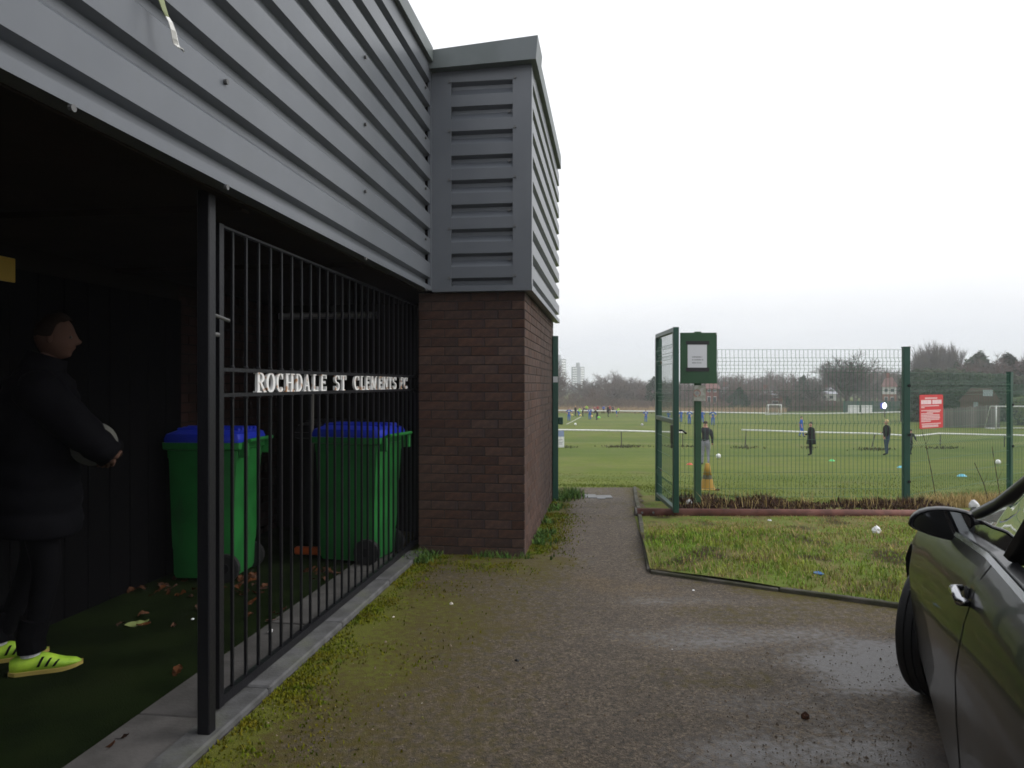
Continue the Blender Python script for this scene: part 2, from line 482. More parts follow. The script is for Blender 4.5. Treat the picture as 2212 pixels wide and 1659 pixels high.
# concrete edging along the verge, stone by stone
edging = bpy.data.objects.new('kerb', None); C.objects.link(edging); tag(edging, kind='structure')
stone = MB().bev((.004, -.021, -.06), (.911, .021, .036), .006).mesh('kerb_stone', m_edge)
def lay(a, b, n, dz=0):
    d = (b - a) / n
    for k in range(n):
        o = bpy.data.objects.new('kerb_stone', stone); C.objects.link(o); o.parent = edging
        p = a + d * k
        o.location = (p.x, p.y, dz + R.uniform(-.012, .008)); o.rotation_euler = (R.uniform(-.05, .05), R.uniform(-.008, .008), atan2(d.y, d.x) + R.uniform(-.01, .01))
        o.scale = (d.length / .915, 1, 1)
lay(EA, EA + (ED - EA) * 3.4, 6)
lay(EA + Vector((.0, .03, 0)), Vector((path_right(9.9), 9.9, 0)), 5)
lay(Vector((.5, 10.0, 0)), Vector((1.68, 10.0, 0)), 2, -.045)
pslab = MB().bev((-.15, -.15, 0), (.15, .15, .02), .005).mesh('slab', mat('pale_slab', (.14, .145, .145), .6, bump=.2, bs=40))
for (px, py, sx, sy) in ((1276, 1078, .8, .9), (1297, 1080, .55, .9), (1312, 1079, .6, .7)):
    o = bpy.data.objects.new('slab', pslab); C.objects.link(o); o.parent = tar
    q = hit(px, py); o.location = (q.x, q.y, .004); o.scale = (sx * .62, sy, .5)

# ------------------------------------------------------------------ clubhouse
club = thing('clubhouse', 'brick and grey steel clubhouse with ribbed cladding over a dark open porch', 'building', BO, -TH)
ZS, ZT = 2.187, 4.02
def profile(D, lip, flank):
  prof = [(0, ZS)]
  for k in range(9):
    zk = 2.285 + .2 * k
    prof += [(0, zk - (.085 if k == 0 else flank)), (-D, zk - .048), (-D, zk - lip), (0, zk)]
  return prof + [(0, ZT)]
def clad(p0, p1, nrm, name, pf, back=.12):
    """ribbed sheet from p0 to p1 (local x,y) facing nrm"""
    m = MB(); p0 = Vector(p0); p1 = Vector(p1); nrm = Vector(nrm)
    pts = [(q[0], q[1]) for q in profile(*pf)] + [(-back, ZT), (-back, ZS)]
    n = len(pts)
    f = lambda a, b, q: (q.x + nrm.x * a, q.y + nrm.y * a, b)
    m.add([f(a, b, p0) for a, b in pts] + [f(a, b, p1) for a, b in pts],
          [(i, (i + 1) % n, n + (i + 1) % n, n + i) for i in range(n)] + [tuple(range(n - 1, -1, -1)), tuple(range(n, 2 * n))])
    return m.build(name, m_clad, club)
TR = .824; SE = 3.24
clad((0, -9), (0, -.045), (1, 0), 'fascia_cladding', (.042, .012, .085))
clad((.13, 0), (.72, 0), (0, -1), 'front_cladding', (.050, .020, .108))
clad((TR, .06), (TR, SE), (1, 0), 'side_cladding', (.044, .010, .095))
# flashings: the corners, the foot and the parapet capping
m = MB(); m.box((-.02, -.045, ZS), (.004, .004, ZT)); m.box((.004, -.004, ZS), (.165, .02, ZT)); m.build('corner_flashing', m_clad, club)
m = MB(); m.box((.672, -.004, ZS), (TR + .003, .02, ZT)); m.box((TR - .02, .02, ZS), (TR + .003, .075, ZT)); m.build('corner_flashing', m_clad, club)
m = MB(); m.box((.004, -.008, ZS - .012), (TR + .006, .3, ZS + .035)); m.build('foot_flashing', m_clad, club)
m = MB(); m.box((TR - .05, .31, ZS - .012), (TR + .006, SE, ZS + .03)); m.build('foot_flashing', m_clad, club)
m = MB(); m.box((-.1, -9, ZS - .01), (.006, -.05, ZS + .03)); m.build('foot_flashing', m_clad, club)
m = MB(); m.box((-.3, -9, ZT - .0), (.035, -.092, 4.135)); m.build('parapet_capping', m_cap, club)
m = MB(); m.add([(-.3, -.09, ZT - .06), (TR + .045, -.09, ZT - .022), (TR + .045, .3, ZT - .022), (-.3, .3, ZT - .06),
                 (-.3, -.09, 4.095), (TR + .06, -.09, 4.185), (TR + .06, .3, 4.185), (-.3, .3, 4.095)],
                [(0, 3, 2, 1), (4, 5, 6, 7), (0, 1, 5, 4), (1, 2, 6, 5), (2, 3, 7, 6), (3, 0, 4, 7)]); m.build('parapet_capping', m_cap, club)
m = MB(); m.box((TR - .25, .302, ZT), (TR + .04, SE - .25, 4.17)); m.build('parapet_capping', m_cap, club)
# bolts holding the sheets
bolt = MB().tube([(0, 0, 0), (0, 0, .012)], .011, 8).mesh('bolt', m_bolt)
def put_bolt(x, y, z, ry=0, rx=0):
    o = bpy.data.objects.new('bolt', bolt); C.objects.link(o); o.parent = club; o.location = (x, y, z); o.rotation_euler = (rx, ry, 0)
for s_ in [on_plane_t(px, 0) for px in (485, 787, 918)] + [on_plane_t(150, 0)]:
    for k in range(0, 9, 2): put_bolt(.002, s_ if s_ < -.08 else -.075, 2.285 + .2 * k - .118, ry=pi / 2)
for k in range(9):
    z = 2.285 + .2 * k
    if k % 2 == 0:
        put_bolt(.150, -.006, z - .0, rx=pi / 2); put_bolt(.690, -.006, z + .01, rx=pi / 2)
    else: put_bolt(.64, .03, z - .05, rx=pi / 2)
# soffit, roof and the rooms behind
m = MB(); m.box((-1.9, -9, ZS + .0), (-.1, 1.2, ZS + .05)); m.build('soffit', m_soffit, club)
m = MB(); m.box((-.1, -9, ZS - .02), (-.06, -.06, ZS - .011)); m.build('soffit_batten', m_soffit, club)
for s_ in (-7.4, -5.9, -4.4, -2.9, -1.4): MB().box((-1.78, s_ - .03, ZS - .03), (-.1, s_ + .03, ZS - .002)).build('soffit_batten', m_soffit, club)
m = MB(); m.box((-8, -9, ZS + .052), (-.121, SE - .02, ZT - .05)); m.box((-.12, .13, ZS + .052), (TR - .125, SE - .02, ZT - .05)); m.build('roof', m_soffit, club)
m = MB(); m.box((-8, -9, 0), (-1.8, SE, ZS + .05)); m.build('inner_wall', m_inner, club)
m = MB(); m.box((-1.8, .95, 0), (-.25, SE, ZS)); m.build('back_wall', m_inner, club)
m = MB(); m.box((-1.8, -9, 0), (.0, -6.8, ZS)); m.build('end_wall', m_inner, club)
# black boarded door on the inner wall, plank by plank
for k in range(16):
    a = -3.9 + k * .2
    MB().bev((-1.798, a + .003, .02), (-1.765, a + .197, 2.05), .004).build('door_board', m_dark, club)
# inner brick beside the door: courses as real joints
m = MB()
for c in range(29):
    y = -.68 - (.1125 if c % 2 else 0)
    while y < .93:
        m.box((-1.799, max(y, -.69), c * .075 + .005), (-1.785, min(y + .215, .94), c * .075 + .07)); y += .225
o = m.build('inner_brickwork', mat('shaded_inner_brick', (.032, .016, .013), .9, spec=.1, rnd=0, col2=(.02, .012, .01), ns_=3), club); o['kind'] = 'stuff'  # darker copy of the brick colour, porch shade painted in

# the brick pier and side wall
bwall = MB().box((-.124, .085, 0), (.7525, SE - .1, ZS - .013)).build('brick_wall', m_mortar, club)
bricks = [MB().bev((0, 0, 0), (.217, .1, .068), .0025).mesh('brick', m_brick),
          MB().bev((0, 0, 0), (.1045, .1, .068), .0025).mesh('brick', m_brick)]
def put_brick(mesh, x, y, z, rz, jut):
    o = bpy.data.objects.new('brick', mesh); C.objects.link(o); o.parent = bwall
    o.location = (x, y, z); o.rotation_euler = (0, 0, rz)
    return o
rest = MB()
nside = 0
for c in range(29):
    z = c * .0751 + .004
    # front face, from the right corner leftwards
    odd = c % 2
    x = .758
    first = True
    while x > -.12:
        L_ = .1025 if (first and odd) else .215
        first = False
        x0 = x - L_
        if x0 < -.13:
            o = put_brick(bricks[1], -.13, .080 + R.uniform(-.0015, .0015), z, 0, 0); o.scale = ((x + .13) / .1025, 1, 1)
        else:
            o = put_brick(bricks[0] if L_ > .2 else bricks[1], x0, .080 + R.uniform(-.0015, .0015), z, 0, 0)
        x = x0 - .01
    # side face; the corner stretchers alternate with the front ones
    y = .187 if not odd else .08 + .225
    if odd: pass
    y = .19 if not odd else .305
    k = 0
    while y < SE - .12:
        L_ = min(.215, SE - .1 - y)
        if y < 1.35 and nside < 165:
            o = put_brick(bricks[0], .758 + R.uniform(-.0015, .0015), y, z, pi / 2, 0); nside += 1
            o.scale = (L_ / .215, 1, 1)
        else:
            rest.box((.66, y, z), (.758 + R.uniform(-.0015, .0015), y + L_, z + .065))
        y += .225
    if odd:
        o = put_brick(bricks[0], .7585, .0806, z, pi / 2, 0); o.scale = (.99, .98, 1)
o = rest.build('brickwork', m_brick, bwall); o['kind'] = 'stuff'

# porch floor: paving slabs, kerb, artificial turf
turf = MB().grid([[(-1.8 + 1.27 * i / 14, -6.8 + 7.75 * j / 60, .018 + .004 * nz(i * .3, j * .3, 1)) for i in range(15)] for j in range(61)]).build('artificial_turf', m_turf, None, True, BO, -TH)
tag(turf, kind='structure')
pav = MB().box((-.53, -6.8, 0), (-.08, .07, .012)).build('paving', m_mortar, None, False, BO, -TH); tag(pav, kind='structure')
sm = MB().bev((.003, .003, 0), (.307, .597, .022), .004).mesh('slab', m_slab)
for k in range(11):
    o = bpy.data.objects.new('slab', sm); C.objects.link(o); o.parent = pav
    o.location = (-.53, -6.6 + .6 * k, R.uniform(0, .004)); o.rotation_euler = (R.uniform(-.004, .004), R.uniform(-.008, .008), 0)
km = MB().bev((.003, .003, -.05), (.137, .907, .045), .008).mesh('kerb_stone', m_conc)
for k in range(8):
    o = bpy.data.objects.new('kerb_stone', km); C.objects.link(o); o.parent = pav
    o.location = (-.218, -7.27 + .912 * k, R.uniform(-.006, .004)); o.rotation_euler = (0, R.uniform(-.01, .01), R.uniform(-.004, .004))

# unlit tube light under the porch roof and a yellowed wall sign
t = thing('tube_light', 'unlit pale tube light fixed high on the dark back wall of the porch', 'light', bw(-1.25, .94, 2.05), -TH)
MB().bev((-.5, -.05, 0), (.5, 0, .06), .008).build('housing', mat('grey_plastic', (.3, .3, .3), .5), t)
MB().tube([(-.46, -.065, .03), (.46, -.065, .03)], .014, 10).build('tube', m_white, t)
s_ = -2.4
t = thing('wall_sign', 'small yellowed sign plate high on the dark porch wall above the person', 'sign', bw(-1.76, s_, 1.97), -TH)
MB().bev((0, -.35, 0), (.012, .12, .13), .003).build('plate', mat('yellowed_plate', (.55, .36, .06), .6), t)

# ------------------------------------------------------------------ iron gate with cut-out letters
GT = -.2
SG0, SG1 = on_plane_t(470, GT), on_plane_t(903, GT)
gate = thing('iron_gate', 'black iron bar gate with white club lettering in front of the bins', 'gate', bw(GT, 0), -TH)
ZB0, ZB1, ZTOP = 1.372, 1.482, 2.10
def gbox(name, s0, s1, z0, z1, th=.02): return MB().box((-th / 2, s0, z0), (th / 2, s1, z1)).build(name, m_black, gate)
gbox('stile', SG0 - .02, SG0 + .016, .05, ZTOP, .04)
gbox('stile', SG1 - .016, SG1 + .02, .05, ZTOP, .04)
for a, b in ((.05, .09), (ZB0 - .008, ZB0 + .008), (ZB1 - .008, ZB1 + .008), (ZTOP - .010, ZTOP)): gbox('rail', SG0 + .0165, SG1 - .0165, a, b, .022 if b - a < .03 else .03)
sA, sB = on_plane_t(548, GT), on_plane_t(884, GT)
nb = 27
def bar(s_, z0, z1): return MB().tube([(0, 0, z0), (0, 0, z1)], .0086, 4, ang=pi / 4).build('bar', m_black, gate, loc=(0, s_, 0))
knop = MB().sphere((0, 0, 0), .0125, 8, 5, (1, 1, .8)).mesh('weld', m_black)
for k in range(1, nb):
    s_ = SG0 + (SG1 - SG0) * k / nb
    if sA < s_ < sB:
        bar(s_, .0905, ZB0 - .0085); bar(s_, ZB1 + .0085, ZTOP - .011)
    else:
        bar(s_, .0905, ZB0 - .0085); bar(s_, ZB0 + .0085, ZB1 - .0085); bar(s_, ZB1 + .0085, ZTOP - .011)
    for z in (ZB0, ZB1):
        o = bpy.data.objects.new('weld', knop); C.objects.link(o); o.parent = gate; o.location = (0, s_, z + (.012 if z == ZB1 else -.012))
# letters drawn as thick and thin strokes with slab serifs, cut from plate
SER = .16
def arc(cx, cy, rx, ry, a0, a1, n=10): return [(cx + rx * cos(radians(a0 + (a1 - a0) * i / n)), cy + ry * sin(radians(a0 + (a1 - a0) * i / n))) for i in range(n + 1)]
def stroke(pts, wx, wy=None):
    """ribbon whose width is wx when it runs up and wy when it runs across"""
    wy = wy or wx * .45
    L_, R_ = [], []
    for i, (x, y) in enumerate(pts):
        ax, ay = pts[max(0, i - 1)]; bx, by = pts[min(len(pts) - 1, i + 1)]
        dx, dy = bx - ax, by - ay; l = sqrt(dx * dx + dy * dy) or 1
        dx, dy = dx / l, dy / l
        h = sqrt((wx * dy) ** 2 + (wy * dx) ** 2) / 2
        L_.append((x - dy * h, y + dx * h)); R_.append((x + dy * h, y - dx * h))
    return L_, R_
def ser(x, y, w_=.34, h=.06): return ('b', x - w_ / 2, y - h / 2 if 0 < y < 1 else (0 if y == 0 else 1 - h), w_, h)
V = .24
GLY = {
 'R': [[(.26, 0), (.26, 1)], arc(.4, .74, .36, .23, 90, -90), [(.2, .97), (.4, .97)], [(.2, .51), (.4, .51)], [(.42, .5), (.86, .02)], ser(.26, 0, .5), ser(.26, 1, .4), ser(.86, 0, .28)],
 'O': [arc(.5, .5, .37, .47, 90, 450, 24)],
 'C': [arc(.55, .5, .4, .47, 40, 320, 20), ('b', .78, .68, .12, .3)],
 'H': [[(.22, 0), (.22, 1)], [(.78, 0), (.78, 1)], [(.22, .5), (.78, .5)], ser(.22, 0, .44), ser(.22, 1, .44), ser(.78, 0, .44), ser(.78, 1, .44)],
 'D': [[(.24, 0), (.24, 1)], arc(.36, .5, .46, .47, 90, -90, 14), [(.2, .97), (.4, .97)], [(.2, .03), (.4, .03)], ser(.2, 0, .36), ser(.2, 1, .36)],
 'A': [[(.16, .02), (.5, .98)], [(.48, 1), (.82, 0)], [(.26, .33), (.7, .33)], ser(.16, 0, .34), ser(.82, 0, .36)],
 'L': [[(.3, 0), (.3, 1)], [(.3, .03), (.9, .03)], ('b', .82, 0, .1, .28), ser(.3, 0, .5), ser(.3, 1, .5)],
 'E': [[(.26, 0), (.26, 1)], [(.26, .03), (.88, .03)], [(.26, .97), (.86, .97)], [(.26, .52), (.66, .52)], ('b', .8, 0, .1, .28), ('b', .78, .75, .1, .25), ('b', .6, .42, .08, .2), ser(.22, 0, .4), ser(.22, 1, .4)],
 'S': [arc(.5, .74, .3, .23, 20, 250, 12) + arc(.5, .27, .32, .24, 90, -160, 12), ('b', .76, .72, .1, .27), ('b', .12, .02, .1, .27)],
 'T': [[(.5, 0), (.5, 1)], [(.08, .97), (.92, .97)], ('b', .04, .7, .1, .3), ('b', .86, .7, .1, .3), ser(.5, 0, .5)],
 'M': [[(.14, 0), (.14, 1)], [(.86, 0), (.86, 1)], [(.16, 1), (.5, .12)], [(.5, .12), (.84, 1)], ser(.14, 0, .26), ser(.86, 0, .28), ser(.14, 1, .26), ser(.86, 1, .28)],
 'N': [[(.18, 0), (.18, 1)], [(.82, 0), (.82, 1)], [(.16, 1), (.84, .02)], ser(.18, 0, .34), ser(.18, 1, .3), ser(.82, 1, .34)],
 'F': [[(.28, 0), (.28, 1)], [(.28, .97), (.9, .97)], [(.28, .52), (.68, .52)], ('b', .82, .72, .1, .28), ('b', .62, .42, .08, .2), ser(.28, 0, .5), ser(.28, 1, .44)],
}
LET = [('R', 551, 571), ('O', 572.6, 592.4), ('C', 594.3, 610.5), ('H', 614, 633), ('D', 636, 652), ('A', 654, 668), ('L', 673, 686), ('E', 690, 703.5),
       ('S', 720.7, 732.5), ('T', 733.5, 746), ('C', 763, 775), ('L', 776.7, 786.6), ('E', 788, 798), ('M', 800, 811.5), ('E', 816, 825.5), ('N', 826.3, 836), ('T', 838, 846), ('S', 847, 855.5),
       ('F', 863.4, 869.9), ('C', 870.9, 879.6)]
for ch, p0, p1 in LET:
    s0, s1 = on_plane_t(p0, GT), on_plane_t(p1, GT)
    wd = s1 - s0; z0, z1 = ZB0 + .0085, ZB1 - .0085
    m = MB()
    depth = 0
    for el in GLY[ch]:
        depth += 1
        dd = .006 + .0007 * depth
        fn = lambda a, b, d: (d, s0 + a * wd, z0 + b * (z1 - z0))
        if el[0] == 'b':
            _, x, y, w_, h = el
            m.prism([(x, y), (x + w_, y), (x + w_, y + h), (x, y + h)], dd, -dd, fn)
        else:
            diag = ch in 'AMN' and len(el) == 2 and el[0][0] != el[1][0] and el[0][1] != el[1][1]
            thin = diag and (el[0][1] < el[1][1])
            L_, R_ = stroke(el, (.09 if thin else (.17 if ch in 'MN' else V)) * (1 if ch not in 'OC' else 1.05), .07)
            for i in range(len(L_) - 1):
                m.prism([L_[i], L_[i + 1], R_[i + 1], R_[i]], dd, -dd, fn)
    m.build('letter', m_letter, gate)
# post at the free side with its latch
gp = thing('gate_post', 'square black steel post holding up the porch edge at the iron gate', 'post', bw(-.135, on_plane_t(446, -.135), 0), -TH)
MB().bev((-.026, -.026, 0), (.026, .026, ZS), .004).build('post', m_black, gp)
MB().box((-.045, -.045, .0), (.045, .045, .012)).build('base_plate', m_black, gp)
MB().box((.0, .0262, 1.60), (.012, .040, 1.76)).build('keep_plate', m_bolt, gp)
MB().tube([(.006, .03, 1.70), (.006, .16, 1.685)], .008, 8).build('latch_bolt', m_bolt, gp)
MB().tube([(.006, .03, 1.62), (.006, .075, 1.62)], .01, 8).build('keep_stub', m_bolt, gp)
for z in (.45, 1.05): MB().tube([(.0, SG1 + .02, z), (.05, SG1 + .10, z)], .012, 8).build('hinge', m_black, gate)

# torn strap hanging on the fascia
s_ = on_plane_t(345, .03)
p = bw(.03, s_, 0); dd = p.y
st_ = thing('torn_strap', 'torn pale strap hanging loose from the ribbed fascia', 'strap', (p.x, p.y, 0), -TH)
zz = lambda y: EYE + (CY - y) / FPX * dd
m = MB(); rw = []
for q, (px, y, wd, o_) in enumerate(((341, -25, .016, .0), (340, 8, .017, .012), (343, 30, .014, .02), (345, 40, .008, .024))):
    c_ = on_plane_t(px, .03) - s_
    rw.append([(o_, c_ - wd, zz(y)), (o_ + .006, c_, zz(y)), (o_, c_ + wd, zz(y))])
m.grid(rw); o = m.build('faded_end', mat('faded_green_strap', (.22, .25, .13), .7), st_)
m = MB(); rw = []
for px, y, wd, o_ in ((345, 40, .008, .024), (346, 52, .013, .035), (350, 66, .015, .038), (356, 80, .016, .034), (362, 88, .018, .03), (366, 95, .018, .04), (360, 98, .012, .05)):
    c_ = on_plane_t(px, .03) - s_
    rw.append([(o_, c_ - wd, zz(y)), (o_ + .006, c_, zz(y)), (o_, c_ + wd, zz(y))])
m.grid(rw); o = m.build('strap', m_white, st_)
for ch in st_.children:
    md = ch.modifiers.new('thick', 'SOLIDIFY'); md.thickness = .003

# ------------------------------------------------------------------ wheelie bins
def make_bin(label, group, bm_, lm_):
    """local x = depth (back with wheels and handle at +x), y = width"""
    t = thing('wheelie_bin', label, 'bin', group=group)
    W, D, H = .48, .55, 1.0
    def ring(z, w_, d_, x0=0, r=.03, n=3):
        pts = []
        for cx, cy, a0 in ((d_ / 2 - r, w_ / 2 - r, 0), (-d_ / 2 + r, w_ / 2 - r, 90), (-d_ / 2 + r, -w_ / 2 + r, 180), (d_ / 2 - r, -w_ / 2 + r, 270)):
            for k in range(n): a = radians(a0 + 90 * k / (n - 1)); pts.append((x0 + cx + r * cos(a), cy + r * sin(a), z))
        return pts
    m = MB(); rows_ = []
    for z, w_, d_, x0 in ((.02, .385, .42, -.01), (.05, .40, .44, -.01), (.22, .408, .45, -.008), (.24, .416, .458, -.008), (.86, .445, .51, 0), (.88, .455, .52, 0), (.93, .46, .525, 0), (.94, .50, .57, 0), (.985, .505, .575, 0), (.985, .46, .53, 0), (.7, .42, .48, 0)):
        rows_.append(ring(z, w_, d_, x0))
    m.grid(rows_, close=True); m.add(rows_[0], [tuple(range(len(rows_[0]) - 1, -1, -1))]); m.add(rows_[-1], [tuple(range(len(rows_[-1])))])
    o = m.build('body', bm_, t); crease(o, 40)
    for y in (-.15, -.05, .05, .15):
        MB().add if 0 else None
    m = MB()
    rr = [ring(z, w_, d_, 0, .04) for z, w_, d_ in ((.986, .49, .56), (1.01, .495, .565), (1.045, .475, .54), (1.07, .38, .43), (1.078, .2, .22))]
    m.grid(rr, close=True); m.add(rr[-1], [tuple(range(len(rr[-1])))])
    lid = m.build('lid', lm_, t); crease(lid, 30)
    for y in (-.14, -.07, 0, .07, .14): MB().bev((-.22, y - .014, 1.05), (.24, y + .014, 1.092 - abs(y) * .05), .006).build('lid_rib', lm_, t)
    MB().tube([(.29, -.2, .975), (.335, -.2, 1.0), (.335, .2, 1.0), (.29, .2, .975)], .014, 8).build('handle', bm_, t)
    for y in (-.2, .2): MB().bev((.262, y - .012, .88), (.33, y + .012, .985), .006).build('handle_bracket', bm_, t)
    MB().tube([(.17, -.22, .1), (.17, .22, .1)], .012, 8).build('axle', m_dbin, t)
    for y in (-.215, .215):
        wh = MB().tube([(.17, y - .022, .1), (.17, y - .018, .1), (.17, y + .018, .1), (.17, y + .022, .1)], [.085, .1, .1, .085], 18).build('wheel', m_rubber, t)
        MB().tube([(.17, y - .026, .1), (.17, y + .026, .1)], .035, 10).build('hub', m_dbin, wh)
    return t
BG = 'wheelie bins behind the iron gate'
bin1 = make_bin('green wheelie bin with blue lid nearest the black gate post', BG, m_bin, m_lid)
q = hit(452, 1252); bin1.location = (q.x + .025, q.y + .07, .02); bin1.rotation_euler = (0, 0, -TH + radians(4))
q = hit(772, 1222)
bin2 = dup(bin1, (q.x - .02, q.y + .18, .02), -TH - radians(8), 'green wheelie bin with blue lid standing closest to the brick pier', BG, (1.06, 1.06, 1.0))
bin3 = make_bin('black wheelie bin standing in the dark between the two green bins', BG, m_dbin, m_dbin)
bin3.location = bw(-.95, .35, .02); bin3.rotation_euler = (0, 0, -TH)
br = thing('broom', 'thin grey broom handle leaning behind the bins', 'broom', bw(-.98, -.12, .02), -TH)
MB().tube([(0, 0, .06), (-.03, .1, 1.42)], .011, 8).build('handle', mat('grey_handle', (.16, .15, .13), .6), br)
MB().bev((-.14, -.03, 0), (.14, .03, .06), .01).build('head', mat('orange_plastic', (.5, .09, .01), .5), br)

# ------------------------------------------------------------------ green mesh fence, gate leaf, gate post
def wire_panel(name, W, Hh, parent, z0=.05, step=.05, folds=(.30, .97, 1.625, 1.715), r=.0027):
    """welded wire panel in local x (along) and z, with V folds"""
    m = MB()
    def off(z):
        for f_ in folds:
            d = abs(z - f_)
            if d < .045: return -.028 * (1 - d / .045)
        return 0
    zs = sorted(set([z0, z0 + Hh] + [f_ + q for f_ in folds for q in (-.045, 0, .045) if z0 < f_ + q < z0 + Hh]))
    n = int(W / step)
    for i in range(n + 1):
        x = i * W / n + R.uniform(-.003, .003)
        m.tube([(x, off(z), z) for z in zs], r, 4, cap=False, up=(1, 0, 0), ang=pi / 4)
    z = z0
    hz = sorted(set([round(.16 + .2 * k, 3) for k in range(7)] + [z0, z0 + Hh] + [round(f_ + q, 3) for f_ in folds if f_ > 1.2 for q in (-.045, 0, .045)]))
    for z in hz:
        if z0 <= z <= z0 + Hh: m.tube([(0, off(z) - .005, z), (W, off(z) - .005, z)], r, 4, cap=False, ang=pi / 4)
    return m.build(name, m_wire, parent)
FY = 8.95
fx0 = (1470 - CX) / FPX * FY; fx1 = (1957 - CX) / FPX * FY
f1 = thing('mesh_fence', 'green welded mesh fence panel between the notice board and the red sign', 'fence', (fx0, FY, -.02))
wire_panel('wire_mesh', fx1 - fx0 - .045, 1.80, f1, z0=.06, folds=(.30, .97, 1.625, 1.715))
pst = MB().bev((-.04, -.03, -.3), (.04, .03, 1.885), .004)
def post(parent, x, y, z=0, bolts=True, h=1.885, ctr=0):
    o = MB().bev((-.04, -.03, -.3), (.04, .03, h), .004).build('post', m_green, parent, loc=(x, y, z))
    MB().box((-.043, -.033, h), (.043, .033, h + .012)).build('cap', m_green, o)
    for zz_ in (1.42, .82, .25): MB().tube([(.02, -.03, zz_), (.02, -.046, zz_)], .018, 8).build('clip', m_dbin, o)
    return o
post(f1, fx1 - fx0, 0)
P2p = P(2181, 1080, 10.6); ax = Vector((fx1, FY, 0)); bx_ = Vector((P2p.x, 10.6, 0))
dv = bx_ - ax
f2 = thing('mesh_fence', 'green welded mesh fence panel carrying the red notice, stepped lower', 'fence', (ax.x, ax.y, -.30), atan2(dv.y, dv.x))
wire_panel('wire_mesh', dv.length - .05, 1.80, f2, z0=.06, folds=(.30, .97, 1.625, 1.715)).location = (.045, 0, 0)
post(f2, dv.length, 0, 0)
f3 = thing('mesh_fence', 'green welded mesh fence panel furthest along, cut off beyond the last post', 'fence', (bx_.x, bx_.y, -.45), atan2(dv.y, dv.x))
wire_panel('wire_mesh', 2.9, 1.80, f3, z0=.06, folds=(.30, .97, 1.625, 1.715)).location = (.045, 0, 0)

# hinge and latch posts of the pedestrian gate
lp = thing('gate_post', 'slim dark green gate post beside the brick wall end', 'post', ((1199.5 - CX) / FPX * 8.85, 8.85, 0))
MB().bev((-.035, -.035, -.2), (.035, .035, 2.0), .004).build('post', m_green, lp)
MB().bev((.036, -.03, .93), (.092, .03, 1.02), .008).build('latch_keep', m_green, lp)
MB().box((-.028, -.0375, 1.44), (.028, -.0355, 1.51)).build('label', mat('grey_label', (.45, .46, .47), .5), lp)
hp = thing('gate_post', 'dark green hinge post of the open mesh gate', 'post', ((1417 - CX) / FPX * 8.97 + .03, 8.97, 0))
MB().bev((-.035, -.035, -.2), (.035, .035, 1.98), .004).build('post', m_green, hp)
gl = thing('mesh_gate', 'tall green mesh gate swung open towards the yard', 'gate', ((1420 - CX) / FPX * 8.85, 8.85, .065))
gl.rotation_euler = (0, 0, atan2(-1.15, -.032))
GW, GH = 1.16, 1.955
MB().bev((0, -.025, 0), (.05, .025, GH), .004).build('stile', m_green, gl)
MB().bev((GW - .05, -.03, 0), (GW, .03, GH), .004).build('stile', m_green, gl)
for z in (0, .93, GH - .05): MB().bev((.0505, -.025, z), (GW - .0505, .025, z + .05), .004).build('rail', m_green, gl)
wire_panel('wire_mesh', GW - .11, GH - .11, gl, z0=.055, folds=(.30, 1.25, 1.62, 1.74)).location = (.055, 0, 0)
MB().bev((GW - .16, -.035, .72), (GW - .055, .035, .92), .006).build('lock_case', m_dbin, gl)
MB().tube([(GW - .1, -.035, .70), (GW - .1, .035, .70)], .03, 12).build('lock_collar', m_bolt, gl)
MB().tube([(GW - .1, .036, .86), (GW - .1, .085, .86), (GW - .02, .09, .85), (GW + .05, .09, .84)], .011, 8).build('handle', m_dbin, gl)
MB().tube([(-.01, -.0, 1.62), (.0, .04, 1.62), (-.04, .05, 1.61)], .016, 8).build('hinge', m_rust, gl)
MB().tube([(-.01, -.0, .32), (.0, .04, .32), (-.04, .05, .31)], .016, 8).build('hinge', m_rust, gl)

# ------------------------------------------------------------------ notice board on its post
NY = 8.55
nx = (1507 - CX) / FPX * NY
def zpx(y, d): return EYE + (CY - y) / FPX * d
nb_ = thing('notice_board', 'green wooden notice board with a taped white paper on a post', 'notice board', (nx, NY, 0))
MB().bev((-.038, -.03, -.2), (.038, .03, zpx(717, NY)), .005).build('post', m_board, nb_)
X = lambda px: (px - CX) / FPX * (NY - .06) - nx
Zb = lambda y: zpx(y, NY - .06)
MB().bev((X(1470), -.058, Zb(829)), (X(1549), -.032, Zb(719)), .003).build('board', m_board, nb_)
pp = MB().box((X(1485.5), -.0600, Zb(795)), (X(1527), -.0585, Zb(744))).build('paper', mat('paper_white', (.62, .62, .66), .6), nb_)
m_ink = mat('grey_ink', (.26, .26, .28), .7)
tx = MB()
for y0, xe in ((770.5, 1517), (776.5, 1519), (783, 1515)):
    x = 1495
    while x < xe:
        wl = R.choice((1.1, 1.5, 1.9)); tx.box((X(x), -.0606, Zb(y0 + 2.6)), (X(min(x + wl, xe)), -.0602, Zb(y0 - (.3 if R.random() < .5 else 0)))); x += wl + .55
        if R.random() < .12: x += 1.3
tx.build('print', m_ink, pp)
for a, b in (((1482, 745), (1532, 737)), ((1482, 803), (1532, 794.5))):
    MB().box((X(a[0]), -.0612, Zb(a[1])), (X(b[0]), -.0607, Zb(b[1]))).build('tape_strip', mat('black_tape', (.012, .011, .014), .5), nb_)
MB().box((X(1547), -.0585, Zb(723)), (X(1549), -.0583, Zb(720))).build('paint_chip', m_white, nb_)
sp = MB().bev((X(1493.5), -.043, Zb(867)), (X(1519), -.036, Zb(833)), .002, Matrix.Rotation(radians(1.5), 4, 'Y')).build('small_sign', mat('weathered_white_sign', (.36, .36, .33), .6, col2=(.24, .25, .2), ns_=18), nb_)
m = MB()
